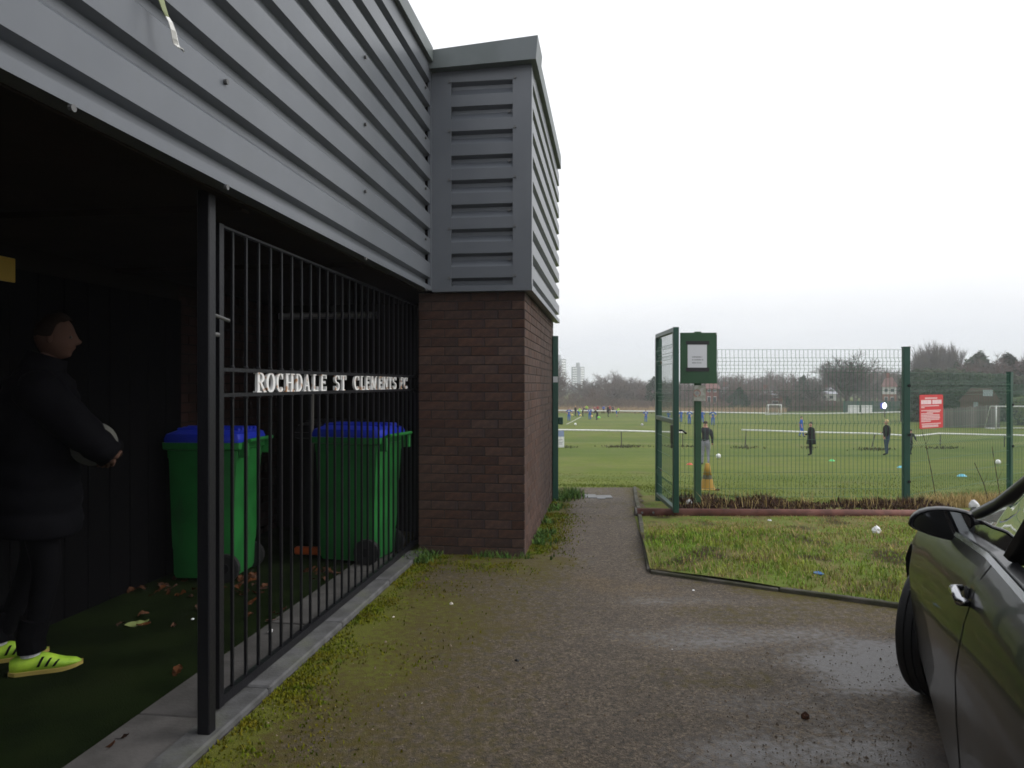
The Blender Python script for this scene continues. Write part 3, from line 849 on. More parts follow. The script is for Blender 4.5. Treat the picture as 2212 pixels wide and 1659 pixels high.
cx_, cz_ = X(1506.5), Zb(850)
for k in range(24):
    if k in (10, 11, 18, 19): continue
    a0, a1 = 2 * pi * k / 24, 2 * pi * (k + 1) / 24
    m.prism([(cx_ + r_ * cos(a_), cz_ + r_ * sin(a_)) for r_, a_ in ((.043, a0), (.043, a1), (.034, a1), (.034, a0))], -.0455, -.0435, lambda a, b, d: (a, d, b))
m.build('red_ring', mat('faded_red_print', (.30, .12, .11), .6), sp)
MB().prism([(cx_ - .02, cz_ - .012), (cx_ + .02, cz_ - .012), (cx_ + .014, cz_ + .012), (cx_ - .006, cz_ + .02)], -.0452, -.0435, lambda a, b, d: (a, d, b)).build('grey_symbol', m_ink, sp)

# ------------------------------------------------------------------ red notice on the second panel
k_ = dv.normalized(); 
def fence2_local(px):
    k = (px - CX) / FPX
    return (k * ax.y - ax.x) / (k_.x - k * k_.y)
a0, a1 = fence2_local(1977.5), fence2_local(2028)
dm = ax.y + k_.y * (a0 + a1) / 2
rs = thing('red_notice', 'red plastic notice with white print fixed to the mesh fence', 'sign', (ax.x, ax.y, 0), atan2(dv.y, dv.x))
zt_, zb_ = zpx(853, dm), zpx(925, dm)
rr_ = .02
poly = []
for cx_, cz_, an in ((a1 - rr_, zt_ - rr_, 0), (a0 + rr_, zt_ - rr_, 90), (a0 + rr_, zb_ + rr_, 180), (a1 - rr_, zb_ + rr_, 270)):
    for q in range(4): poly.append((cx_ + rr_ * cos(radians(an + 30 * q)), cz_ + rr_ * sin(radians(an + 30 * q))))
m_redp = mat('red_plastic', (.52, .028, .035), .45)
MB().prism(poly, -.052, -.046, lambda a, b, d: (a, d, b)).build('panel', m_redp, rs)
m_pink = mat('white_print', (.75, .62, .62), .6)
def words(z, h, x0, x1, wmin, wmax, name, matr, thick=1):
    m = MB(); x = x0
    while x < x1 - .004:
        wl = R.uniform(wmin, wmax); m.box((x, -.0528, z), (min(x + wl, x1), -.0523, z + h)); x += wl + wmin * .75
    m.build(name, matr, rs)
Wd = a1 - a0; Ht = zt_ - zb_
fr_ = lambda f_: zt_ - Ht * f_
words(fr_(.125), Ht * .045, a0 + Wd * .22, a0 + Wd * .74, .008, .014, 'print', m_pink)
words(fr_(.28), Ht * .125, a0 + Wd * .06, a0 + Wd * .48, .012, .02, 'heading_print', mat('heading_white', (.85, .78, .8), .6))
words(fr_(.28), Ht * .125, a0 + Wd * .54, a0 + Wd * .93, .012, .02, 'heading_print', MT['heading_white'])
for f_, e0, e1 in ((.345, .06, .82), (.39, .06, .2), (.485, .06, .9), (.53, .3, .86), (.575, .06, .56), (.62, .06, .84), (.665, .06, .86), (.71, .06, .86), (.755, .06, .84), (.80, .06, .46), (.88, .08, .9), (.93, .1, .78), (.965, .1, .8)):
    words(fr_(f_), Ht * .030, a0 + Wd * e0, a0 + Wd * e1, .006, .013, 'print', m_pink)

# ------------------------------------------------------------------ rusty pipe barrier
PY = 7.85
pz = zpx(1108, PY)
px0, px1 = (1375 - CX) / FPX * PY, 6.2
pb = thing('barrier_pipe', 'long rusty steel pipe lying low in front of the green fence', 'pipe', (px0, PY, pz))
MB().tube([(0, 0, 0), (px1 - px0, -.04, -.02)], .048, 16).build('pipe', m_rust, pb).data.polygons.foreach_set('use_smooth', [True] * 18)
MB().tube([(-.02, 0, 0), (.0, 0, 0)], .055, 16).build('end_cap', mat('grey_metal', (.1, .09, .085), .6, .3), pb)
for x in (.05, .17): MB().tube([(x, -.046, .01), (x, -.062, .012)], .012, 8).build('bolt', m_bolt, pb)
for x in (.6, 2.6, 4.4): MB().box((x - .03, -.03, -.22), (x + .03, .03, -.045)).build('foot', m_rust, pb)

# ------------------------------------------------------------------ grass blades and other ground cover
def blade_mat(name, c1, c2, c3, sc=3.0):
    m_ = mat(name, c1, .85, 0, spec=.12, col2=c2, ns_=sc, lo=.4, hi=.62, col3=c3, ns3=sc * 1.9)
    return m_
def blades(name, pts, matr, label=None):
    """pts: (x,y,z,h,w,lean,az)"""
    m = MB()
    v, f = m.v, m.f
    for x, y, z, h, w_, ln, az in pts:
        n = len(v)
        bx1, by1 = cos(az + 1.57) * w_, sin(az + 1.57) * w_
        lx, ly = cos(az) * ln, sin(az) * ln
        v += [(x - bx1, y - by1, z), (x + bx1, y + by1, z), (x + lx * .35 + bx1 * .7, y + ly * .35 + by1 * .7, z + h * .6), (x + lx * .35 - bx1 * .7, y + ly * .35 - by1 * .7, z + h * .6), (x + lx, y + ly, z + h)]
        f += [(n, n + 1, n + 2, n + 3), (n + 3, n + 2, n + 4)]
    m.m = [0] * len(f)
    o = m.build(name, matr); tag(o, label, None, None, 'stuff'); return o
def rb(x, y, z, h0, h1, wd, spread=.8):
    h = R.uniform(h0, h1)
    return (x, y, z - .005, h, wd * R.uniform(.7, 1.2), h * R.uniform(.1, spread), R.uniform(0, 6.283))
gv = []; gd = []
tries = 0
while tries < 95000:
    tries += 1
    u = R.random() ** 1.0 * 3.0; a = edge_pt(u); v = R.random()
    top = Vector((lerp(path_right(8.8) + .02, 8.0, u / 3.0), 8.85, 0))
    p = a.lerp(top, v)
    if (p.x - CX * 0) / max(p.y, .1) > .78: continue
    if u < .03 and R.random() < .4: continue
    d = .5 + .5 * nz(p.x, p.y, .9, 4) + .3 * nz(p.x, p.y, 3.2, 8)
    dry = sstep(6.7, 8.0, p.y + .25 * nz(p.x, p.y, 2, 1)) 
    z = verge_z(p.x, p.y)
    bare = sstep(.55, .75, .5 + .5 * nz(p.x, p.y, 2.6, 6))
    if R.random() < bare * .75: continue
    if 7.2 < p.y < 7.75 and p.x < 3.6 and R.random() < .8 * (.6 + nz(p.x, p.y, 1.1, 3)): continue
    if p.y > 7.78: continue
    if R.random() < dry * .75 + .12: gd.append(rb(p.x, p.y, z, .015, .06 - .032 * sstep(6.7, 7.5, p.y), .0035))
    elif R.random() < .35 + d * .65: gv.append(rb(p.x, p.y, z, .012, (.028 + .036 * d) * (1 - .5 * sstep(6.6, 7.4, p.y)), .0035))
m_gv = blade_mat('verge_blades', (.175, .285, .034), (.26, .30, .05), (.12, .20, .028), 2.6)
m_gd = blade_mat('dry_blades', (.40, .30, .13), (.29, .21, .09), (.17, .12, .05), 4)
blades('grass', gv, m_gv, 'short green grass growing on the verge by the car')
blades('dry_grass', gd, m_gd, 'straw coloured dead grass mixed into the verge')
# rough dead growth along the foot of the fence
rg = []; bg_ = []
for k in range(15000):
    x = R.uniform(1.85, 7.2); y = FY + R.uniform(-.85, .15) + max(0, x - fx1) * .66
    c_ = max(0, .42 + 1.0 * noise.noise(Vector((x * 1.5, 3.1, 0))) + .6 * noise.noise(Vector((x * 5.1, 7 + y * 2, 0))))
    if R.random() > c_ + .22: continue
    z = gz(x, y) + .02
    if x < fx1 + .2:
        if R.random() < .95: bg_.append(rb(x, y, z, .02, .04 + .11 * min(1, c_) * sstep(FY - .85, FY - .2, y), .008, .9))
        if R.random() < .06: rg.append(rb(x, y - .05, z, .06, .20, .004, .9))
    else:
        if R.random() < .5: rg.append(rb(x, y, z, .04, .18, .004, .8))
m_gb = blade_mat('dead_leafy', (.058, .030, .020), (.035, .02, .014), (.13, .08, .04), 5)
blades('undergrowth', bg_, m_gb, 'brown dead growth banked along the fence foot')
blades('dry_grass', rg, m_gd, 'tall straw stems along the fence foot')
# moss cushions and small weeds by the walls and kerb
ms = []
for k in range(34000):
    q = R.random()
    if q < .40:   # along the kerb
        s_ = -4.6 + 4.6 * R.random(); t_ = -.075 + abs(R.gauss(0, .11 if R.random() < .6 else .3))
    elif q < .62: # foot of the pier front
        t_ = R.uniform(-.08, .95); s_ = .06 - abs(R.gauss(0, .2))
    else:         # foot of the side wall
        s_ = R.uniform(-.25, 3.2); t_ = .765 + abs(R.gauss(0, .14)) + max(0, .02 - s_) * .3
    p = bw(t_, s_)
    if noise.noise(Vector((p.x * 2.3, p.y * 2.3, 3))) + .5 * noise.noise(Vector((p.x * 7, p.y * 7, 1))) < R.uniform(-.35, .3): continue
    ms.append((p.x, p.y, .004, R.uniform(.006, .022), .005, R.uniform(.003, .012), R.uniform(0, 6.28)))
m_moss = blade_mat('moss_green', (.11, .13, .006), (.12, .105, .007), (.07, .11, .008), 6)
blades('moss', ms, m_moss, 'yellow green moss along the kerb and wall foot')
wd = []
for k in range(1500):
    s_ = R.uniform(.0, 3.25); t_ = .775 + abs(R.gauss(0, .09)); p = bw(t_, s_)
    if noise.noise(Vector((p.x * 3, p.y * 3, 9))) < .0: continue
    wd.append(rb(p.x, p.y, .005, .02, .07, .008, 1.2))
for k in range(330):
    p = bw(R.gauss(-.06, .06), R.uniform(-.28, .07)); wd.append(rb(p.x, p.y, .02, .015, .06, .007, 1.3))
for k in range(200):
    p = bw(R.uniform(.35, .8), .05 - abs(R.gauss(0, .03))); wd.append(rb(p.x, p.y, .005, .015, .07, .004, 1.0))
for k in range(500):
    p = hit(R.gauss(1232, 14), R.uniform(1068, 1085)); wd.append(rb(p.x, p.y, .0, .03, .12, .006, 1.0))
blades('weeds', wd, blade_mat('weed_green', (.07, .14, .03), (.05, .10, .025), (.11, .15, .03), 6), 'small weeds rooted at the brick wall foot')
# pitch grass close enough to show its blades
pg = []
for k in range(42000):
    y = 9.3 + 13 * R.random() ** 1.6; x = R.uniform(.06 * y - .15, .72 * y)
    if x < 1.75 and y < 10.1: continue
    if y < FY + .3 + max(0, x - fx1) * .66 + .05 and x > 1.75: continue
    if noise.noise(Vector((x * .8, y * .8, 2))) < R.uniform(-.6, .3): continue
    pg.append(rb(x, y, gz(x, y), .015, .045, .004, .9))
blades('grass', pg, blade_mat('pitch_blades', (.12, .155, .026), (.155, .175, .042), (.085, .12, .022), 1.2), 'short worn grass on the near side of the pitch')
# grit and crumbs on the tarmac
gr = MB()
for k in range(5200):
    px, py = R.uniform(560, 2000), 1080 + 579 * R.random() ** .7
    d = FPX * EYE / (py - CY); x, y = (px - CX) / FPX * d, d
    t_, s_ = bl((x, y, 0))
    if t_ < -.06 or (t_ < .78 and s_ > .05) or EN.dot(Vector((x, y, 0)) - EA) > -.05 and x > 1 or (y > 5.4 and x > path_right(y) - .03): continue
    r_ = R.uniform(.0014, .0036) * (2.0 if R.random() < .03 else 1)
    a = R.uniform(0, 6.28); c_, s2 = cos(a) * r_, sin(a) * r_
    gr.add([(x + c_ * 1.5, y + s2 * 1.5, .006), (x - s2, y + c_, .006), (x - c_ * 1.2, y - s2 * 1.2, .006), (x + s2, y - c_, .006), (x, y, .006 + r_ * R.uniform(.8, 1.6))], [(0, 1, 4), (1, 2, 4), (2, 3, 4), (3, 0, 4)])
o = gr.build('gravel', mat('grit', (.15, .115, .085), .85, spec=.15, col2=(.08, .06, .045), ns_=25, lo=.42, hi=.6, col3=(.30, .24, .18), ns3=31)); tag(o, 'loose grit and crumbs scattered over the tarmac', None, None, 'stuff')

# single dead leaves, litter and pebbles
def leaf_mesh(name, matr, l=.05, wd=.022, curl=.012, seed=0):
    rr = random.Random(seed); m = MB(); rows_ = []
    for i in range(7):
        t_ = i / 6; ww = wd * sin(pi * min(1, t_ * .92 + .06)) * rr.uniform(.8, 1.15)
        zc = curl * sin(t_ * 3 + seed)
        rows_.append([((t_ - .5) * l * 2, -ww, zc + curl * .9 * rr.random()), ((t_ - .5) * l * 2, 0, zc), ((t_ - .5) * l * 2, ww, zc + curl * rr.random())])
    m.grid(rows_); return m.mesh(name, matr)
lvs = [leaf_mesh('leaf', m_leafb, R.uniform(.026, .045), R.uniform(.016, .026), .014, k) for k in range(5)]
LG = 'brown dead leaves blown into the porch'
def leaf(px, py, label, group, k=None, z=.022, sc=1):
    d = FPX * (EYE - z) / (py - CY)
    o = bpy.data.objects.new('dead_leaf', lvs[R.randrange(5) if k is None else k]); C.objects.link(o)
    o.location = ((px - CX) / FPX * d, d, z + .006); o.rotation_euler = (R.uniform(-.4, .4), R.uniform(-.4, .4), R.uniform(0, 6.28)); o.scale = (sc, sc, sc)
    return tag(o, label, 'leaf', group)
for px, py in [(R.gauss(370, 40), R.gauss(1275, 9)) for _ in range(16)] + [(R.gauss(530, 18), R.gauss(1262, 16)) for _ in range(16)] + [(R.gauss(700, 30), R.gauss(1238, 6)) for _ in range(12)] + [(R.uniform(270, 620), R.uniform(1270, 1345)) for _ in range(16)]:
    leaf(px, py, 'brown dead leaf on the turf ' + ('at the foot of the left green bin' if px < 440 and py < 1290 else 'between the two green bins' if px < 620 and py < 1300 else 'beside the right green bin' if px > 630 else 'in the open middle of the porch'), LG)
for px, py in ((262, 1352), (310, 1350), (375, 1352), (605, 1325), (590, 1330), (384, 1455), (262, 1595), (225, 1620)):
    leaf(px, py, 'brown dead leaf lying on the dark porch turf' if py < 1400 else 'reddish dead leaf lying on the grey paving strip', LG if py < 1400 else 'leaves on the paving strip')
yl = leaf_mesh('yellow_leaf', m_leafy, .065, .03, .012, 9)
o = bpy.data.objects.new('yellow_leaf', yl); C.objects.link(o); d = FPX * (EYE - .02) / (1350 - CY); o.location = ((296 - CX) / FPX * d, d, .032); o.rotation_euler = (.2, -.1, .7)
tag(o, 'single pale yellow green leaf on the porch turf', 'leaf')
m_wh = mat('white_litter', (.82, .82, .84), .5)
def scrap(name, px, py, r, label, matr, cat, z=.0, flat=.5, seed=0, d=None):
    rr = random.Random(seed)
    m = MB().sphere((0, 0, 0), r, 8, 6, (1, .8, flat))
    m.v = [(x * rr.uniform(.7, 1.2), y * rr.uniform(.7, 1.2), max(zz_ * rr.uniform(.7, 1.3), -r * flat * .6)) for x, y, zz_ in m.v]
    if d is None: q = hit(px, py); z += (verge_z(q.x, q.y) if q.y > 4.6 and q.x > 1.05 and q.y < 8.8 and EN.dot(q - EA) > 0 else 0) + q.z * 0
    else: q = P(px, py, d); q.z = 0
    o = m.build(name, matr, loc=(q.x, q.y, gz(q.x, q.y) + z + r * flat * .6), rotz=rr.random() * 6); tag(o, label, cat); return o
q_ = scrap('crumpled_paper', 1893, 1160, .045, 'crumpled white paper on the grass verge', m_wh, 'litter', flat=.9, seed=1)
scrap('blue_wrapper', 1767, 1257, .04, 'flat blue wrapper in the grass near the edging', mat('blue_foil', (.05, .16, .4), .4), 'litter', flat=.25, seed=2)
scrap('paper_scrap', 1498, 1278, .012, 'tiny white scrap on tarmac near the verge corner', m_wh, 'litter', seed=3, flat=.4)
scrap('paper_scrap', 1453, 1406, .012, 'tiny white scrap on tarmac between moss and car', m_wh, 'litter', seed=4, flat=.3)
scrap('pebble', 975, 1309, .016, 'white pebble on the mossy tarmac before the brick pier', mat('pale_pebble', (.6, .55, .48), .7), 'pebble', seed=5, flat=.7)
scrap('pebble', 850, 1337, .009, 'small white pebble on mossy tarmac near the porch kerb', MT['pale_pebble'], 'pebble', seed=6, flat=.7)
scrap('pebble', 912, 1523, .01, 'flattish pale stone on the tarmac, lowest of the yard stones', MT['pale_pebble'], 'pebble', seed=7, flat=.4)
scrap('dead_leaf', 1740, 1558, .022, 'dark curled leaf on wet tarmac beside the car', m_leafb, 'leaf', seed=8, flat=.8)
scrap('dead_leaf', 1117, 1432, .016, 'dark curled leaf in the middle of the tarmac yard', MT['black_plastic'], 'leaf', seed=9, flat=.5)
scrap('cigarette_end', 584, 1366, .014, 'small white litter on paving inside the gate', m_wh, 'litter', z=.03, flat=.8, seed=10, d=FPX * (EYE - .03) / (1366 - CY))
scrap('paper_scrap', 416, 1337, .012, 'small white scrap on turf just left of the gate post', m_wh, 'litter', z=.025, flat=.4, seed=11, d=FPX * (EYE - .03) / (1337 - CY))
scrap('pale_chip', 530, 1628, .016, 'pale flat chip on tarmac by the nearest kerb end', MT['pale_pebble'], 'litter', flat=.25, seed=12)
scrap('plastic_bag', 2105, 1098, .066, 'white plastic bag caught by the pipe and the fence', mat('dirty_white', (.5, .5, .52), .6), 'bag', z=-.03, flat=1.1, seed=13, d=8.35)
scrap('crumpled_paper', 1489, 1076, .05, 'crumpled whitish paper at the notice board post foot', mat('dirty_white', (.5, .5, .52), .6), 'litter', flat=.8, seed=14, d=8.75)
scrap('paper_scrap', 1662, 1128, .03, 'flat pale scrap in dead grass below the pipe', mat('dirty_white', (.5, .5, .52), .6), 'litter', flat=.2, seed=15)
# bare twigs springing up by the second fence panel
for lab, pts in (('long bare sapling stem leaning by the red notice', ((2026, 1078), (2012, 1020), (2000, 960), (1990, 925))), ('short bare sapling stem left of the last post', ((2140, 1080), (2125, 1045), (2105, 1000))), ('bare sapling stem crossing the lowest part of the last panel', ((2165, 1090), (2155, 1040), (2143, 965)))):
    dd = 9.2
    base = P(*pts[0], dd); base.z = gz(base.x, base.y) - .05
    m = MB().tube([base] + [P(*q, dd) for q in pts[1:]], [.006, .005, .004, .002][:len(pts)], 5)
    p1 = P(*pts[-2], dd); m.tube([p1, p1 + Vector((.09, .03, .16))], [.003, .001], 4)
    o = m.build('sapling', mat('twig', (.06, .045, .035), .9)); tag(o, lab, 'sapling')

# ------------------------------------------------------------------ yellow cone behind the fence
q = P(1528, 1062, 14); cz = gz(q.x, 14)
cn = thing('traffic_cone', 'yellow cone with a dark band standing behind the mesh fence', 'cone', (q.x, 14, cz))
m_yel = mat('cone_yellow', (.33, .19, .02), .65)
H_ = .51
m = MB().tube([(0, 0, .03), (0, 0, H_ * .42)], [.135, .095], 18, cap=False); m.tube([(0, 0, H_ * .56), (0, 0, H_)], [.08, .045], 18); m.build('body', m_yel, cn, True)
MB().tube([(0, 0, H_ * .42), (0, 0, H_ * .56)], [.094, .081], 18, cap=False).build('band', mat('cone_band', (.07, .06, .03), .6), cn, True)
MB().bev((-.17, -.17, 0), (.17, .17, .03), .008).build('base', m_yel, cn)
o = scrap('brown_clod', 1550, 1060, .05, 'dark brown clod beside the yellow cone', m_leafb, 'clod', seed=21, d=13.8); 

# ------------------------------------------------------------------ pitch: lines, rails, goals, balls, markers
def strip(name, pts, wd, matr, dz=.012):
    m = MB(); rows_ = []
    for i, p in enumerate(pts):
        a = pts[max(0, i - 1)]; b = pts[min(len(pts) - 1, i + 1)]
        t_ = (Vector(b) - Vector(a)); t_.z = 0; t_.normalize(); n_ = Vector((-t_.y, t_.x, 0)) * wd / 2
        rows_.append([(p[0] + n_.x, p[1] + n_.y, gz(p[0], p[1]) + dz), (p[0] - n_.x, p[1] - n_.y, gz(p[0], p[1]) + dz)])
    m.grid(rows_); o = m.build(name, matr); tag(o, kind='structure'); return o
m_line = mat('faded_line_paint', (.26, .28, .2), .9, col2=(.12, .15, .05), ns_=5)
a, b = hit(1207, 957), hit(1480, 959)
strip('touchline', [a.lerp(b, i / 12) for i in range(20)], .10, m_line)
a, b = hit(1224, 917), hit(1253, 902)
strip('goal_line', [a.lerp(b, i / 10) for i in range(12)], .14, mat('line_paint', (.35, .36, .3), .9))
RD = 42.0
RG = 'white rails round the pitch'
def rail_run(label, pts, d, every, r=.045, hgt=.92, group=RG, jig=.0):
    """pts: pixel polyline of the rail top"""
    t = thing('pitch_rail', label, 'railing', group=group)
    W_ = [P(px, py, d_) for px, py, d_ in pts]
    MB().tube(W_, r, 8, cap=True).build('top_rail', m_white, t, True)
    return t
m_rpost = mat('rail_post', (.05, .045, .04), .8)
def rail_post(t, px, py, d, wd=.05, lean=0):
    p = P(px, py, d); z0 = gz(p.x, d)
    MB().tube([(p.x + lean, d, z0 - .1), (p.x, d, p.z - .03)], wd / 2, 8).build('post', m_rpost, t)
r1 = rail_run('white pitch rail seen through the gateway between wall and gate', [(1150, 928.5, 42), (1225, 929.3, 42), (1342, 931, 42), (1416, 933, 42), (1481, 934.5, 42)], 42, 3)
rail_post(r1, 1342, 932, 42, .055, .02); rail_post(r1, 1475, 935, 42); rail_post(r1, 1208, 930, 42)
r2 = rail_run('near white pitch rail running behind the mesh fence', [(1602, 929, 42), (1750, 934, 42), (1885, 937, 42), (1960, 941.5, 41), (1985, 941.5, 41), (2028, 937, 42), (2150, 940, 42), (2400, 944, 42)], 42, 3)
for px, py, ln in ((1612, 930, -.08), (1750, 935, -.05), (1890, 938, -.2), (2031, 938, 0), (2170, 941, 0)): rail_post(r2, px, py, 42, .06, ln)
r3 = rail_run('far white rail along the trees across the pitch', [(1100, 886.5, 101), (1206, 887, 101), (1416, 889, 101), (1560, 891.5, 101), (1660, 893, 101)], 101, 5, r=.075)
for px in range(1120, 1660, 36): rail_post(r3, px, 888 + (px - 1206) * .013, 101, .08)
r4 = rail_run('far white rail below the big bare tree', [(1662, 893.5, 99), (1760, 894, 99), (1890, 892, 96), (1960, 890, 96)], 99, 5, r=.07)
for px in range(1680, 1950, 30): rail_post(r4, px, 895, 98, .08)
# trampled tufts at the rail posts
tf = []
for px, py, n_, sd in ((1348, 966, 260, 22), (1232, 967, 60, 10), (1490, 966, 90, 16), (1610, 968, 120, 16), (1750, 968, 60, 10), (1890, 972, 180, 22), (2035, 969, 120, 22), (1440, 966, 20, 6)):
    for k in range(n_):
        p = hit(px + R.gauss(0, sd), py + R.gauss(0, 1.2)); tf.append(rb(p.x, p.y, p.z, .04, .14, .03, .8))
blades('weeds', tf, blade_mat('tuft_green', (.055, .07, .022), (.075, .06, .03), (.05, .06, .02), .8), 'rough dark tufts left uncut round the rail posts')

GG = 'footballs lying about'
m_ball = mat('ball_white', (.8, .8, .8), .5, col2=(.1, .1, .12), ns_=14, lo=.62, hi=.66)
def ball(px, py, r, label, matr, cat='ball', name='football', group=GG):
    q = hit(px, py); o = MB().sphere((0, 0, 0), r, 14, 10).build(name, matr, None, True, (q.x, q.y, q.z + r)); tag(o, label, cat, group); return o
ball(1243, 919.5, .12, 'white football lying on open grass nearest the brick wall', m_ball)
ball(1387, 920.5, .12, 'greyish football on the grass left of the open gate', mat('ball_grey', (.45, .45, .48), .6))
ball(1552, 991, .11, 'white football on the near grass beside the man in grey trousers', m_ball)
ball(1236, 899.5, .14, 'pale yellow ball behind the leftmost blue player', mat('ball_yellow', (.7, .55, .18), .5))
ball(1254, 900, .15, 'yellow ball between the dark adult and the crouching player', MT['ball_yellow'])
ball(1278, 902, .14, 'orange yellow ball by the feet of the blue player', mat('ball_orange', (.75, .45, .15), .5))
ball(2156, 1004, .10, 'white football behind the last mesh panel', m_ball)
MG = 'flat training markers'
def marker(px, py, label, col, nm):
    q = hit(px, py); t = thing('training_marker', label, 'marker', q, group=MG)
    MB().tube([(0, 0, .0), (0, 0, .015), (0, 0, .07)], [.13, .125, .045], 14, cap=False).build('disc', mat(nm, col, .5), t, True)
marker(1490, 1004.5, 'red training marker left of the notice board post', (.65, .08, .05), 'marker_red')
marker(1797, 996.5, 'bright green training marker right of the person in the long black coat', (.1, .6, .2), 'marker_green')
marker(1946, 1011, 'light blue training marker just left of the tall fence post', (.15, .5, .65), 'marker_blue')
marker(2078, 1030, 'light blue training marker lying nearest beyond the last panel', (.15, .5, .65), 'marker_blue')
q = hit(1293.5, 904); o = MB().sphere((0, 0, .1), .22, 8, 6, (1, .6, .45)).build('green_bib', mat('neon_green', (.25, .75, .08), .7), None, True, q); tag(o, 'neon green bib dropped by the crouching adult', 'bib')
# banner hung under the rail by the wall
q = P(1208, 945, 41.6)
bn = thing('banner', 'white and blue banner hung on the rail beside the wall end', 'banner', (q.x, 41.6, 0))
MB().box((-1.2, -.02, zpx(967, 41.6)), (.28, .02, zpx(944, 41.6))).build('white_cloth', m_white, bn)
MB().box((-1.2, -.02, zpx(943.8, 41.6)), (.27, .02, zpx(931, 41.6))).build('blue_cloth', mat('banner_blue', (.22, .27, .42), .7), bn)
tx = MB()
for z in (950, 955, 959): tx.box((-.1, -.026, zpx(z + 1.2, 41.6)), (.2, -.021, zpx(z, 41.6)))
tx.build('print', m_ink, bn)

def goal(label, x0, x1, ytop, ybot, d, depth=1.2, right_cut=False):
    a, b = P(x0, ytop, d), P(x1, ytop, d)
    zg = gz(a.x, d); h = a.z - zg
    t = thing('goal', label, 'goal', (a.x, d, zg)); L_ = b.x - a.x
    r = .055
    MB().tube([(0, 0, 0), (0, 0, h)], r, 8).build('upright', m_white, t, True)
    MB().tube([(L_, 0, 0), (L_, 0, h)], r, 8).build('upright', m_white, t, True)
    MB().tube([(r, 0, h - r), (L_ - r, 0, h - r)], r, 8).build('crossbar', m_white, t, True)
    for x in (0, L_):
        MB().tube([(x, .06, h - .05), (x, depth * .5, h - .05), (x, depth, .04)], .03, 8).build('stay', m_white, t, True)
        MB().tube([(x, .06, .03), (x, depth, .03)], .03, 8).build('ground_bar', m_white, t, True)
    MB().tube([(0, depth, .03), (L_, depth, .03)], .035, 8).build('ground_bar', m_white, t, True)
    m = MB(); n = int(L_ / .16)
    for i in range(n + 1):
        x = L_ * i / n; m.tube([(x, depth * .5, h - .06), (x, depth, .05)], .004, 3, cap=False)
    for i in range(12):
        f_ = i / 11; m.tube([(0, lerp(depth * .5, depth, f_), lerp(h - .06, .05, f_)), (L_, lerp(depth * .5, depth, f_), lerp(h - .06, .05, f_))], .004, 3, cap=False)
    m.build('net', mat('net_cord', (.2, .2, .2), .8), t)
q = hit(1672, 897); goal('small white goal standing far off near the trees', 1659.5, 1687.5, 874, 897, q.y, 1.2)
q = hit(2150, 928); goal('white goal with stays at the far right of the pitch', 2151.5, 2290, 877, 928, q.y, 1.5)

# ------------------------------------------------------------------ trees
m_bark = mat('grey_bark', (.10, .085, .07), .9, col2=(.07, .06, .05), ns_=3)
m_twig = mat('bare_twigs', (.105, .085, .072), .95, col2=(.075, .062, .058), ns_=.5)
m_twig2 = mat('reddish_twigs', (.115, .075, .062), .95, col2=(.085, .06, .052), ns_=.5)
m_ever = mat('evergreen_leaf', (.030, .048, .030), .8, col2=(.035, .055, .028), ns_=.9, lo=.4, hi=.6)
m_ever2 = mat('hedge_leaf', (.020, .034, .018), .85, col2=(.036, .048, .022), ns_=.6, lo=.4, hi=.6)
def bare_tree_meshes(seed, H, spread, up, n0=5, twigs=3, thick=1.0, levels=4, mt=None, droop=0):
    rr = random.Random(seed)
    tr, cw = MB(), MB()
    def grow(p, d, l, r, lev):
        segs = 3 if lev < 3 else 2
        pts = [p]; q = p.copy(); dd = d.copy()
        for k in range(segs):
            dd = (dd + Vector((rr.gauss(0, .14), rr.gauss(0, .14), rr.gauss(0, .08) + up * (.18 if lev else .05) - droop * lev * .05))).normalized()
            q = q + dd * l / segs; pts.append(q.copy())
        rs = [r * (1 - .45 * k / segs) for k in range(segs + 1)]
        (tr if lev <= 1 else cw).tube(pts, rs, 6 if lev == 0 else (4 if lev == 1 else 3), cap=False)
        if lev >= levels: return
        n = n0 if lev == 0 else (rr.choice((4, 5)) if lev < levels - 1 else twigs)
        for k in range(n):
            f = rr.uniform(.35, 1) if k < n - 1 else 1
            i = min(segs - 1, int(f * segs)); b = pts[i].lerp(pts[i + 1], f * segs - i)
            side = Vector((rr.gauss(0, 1), rr.gauss(0, 1), rr.gauss(0, .5)))
            side = side - dd * side.dot(dd)
            if side.length < 1e-3: continue
            side.normalize()
            nd = (dd * (1 - spread * .55) + side * spread * rr.uniform(.6, 1.1) + Vector((0, 0, up * .25))).normalized()
            grow(b, nd, l * rr.uniform(.55, .78), max(.006 * thick, r * .5), lev + 1)
    grow(Vector((0, 0, -.2)), Vector((rr.gauss(0, .04), rr.gauss(0, .04), 1)).normalized(), H * .36, H * .022 * thick, 0)
    mxz = max(q[2] for q in cw.v) or 1
    s = H / mxz
    for b_ in (tr, cw): b_.v = [(x * s, y * s, z * s) for x, y, z in b_.v]
    return tr.mesh('trunk', m_bark), cw.mesh('crown', mt or m_twig)
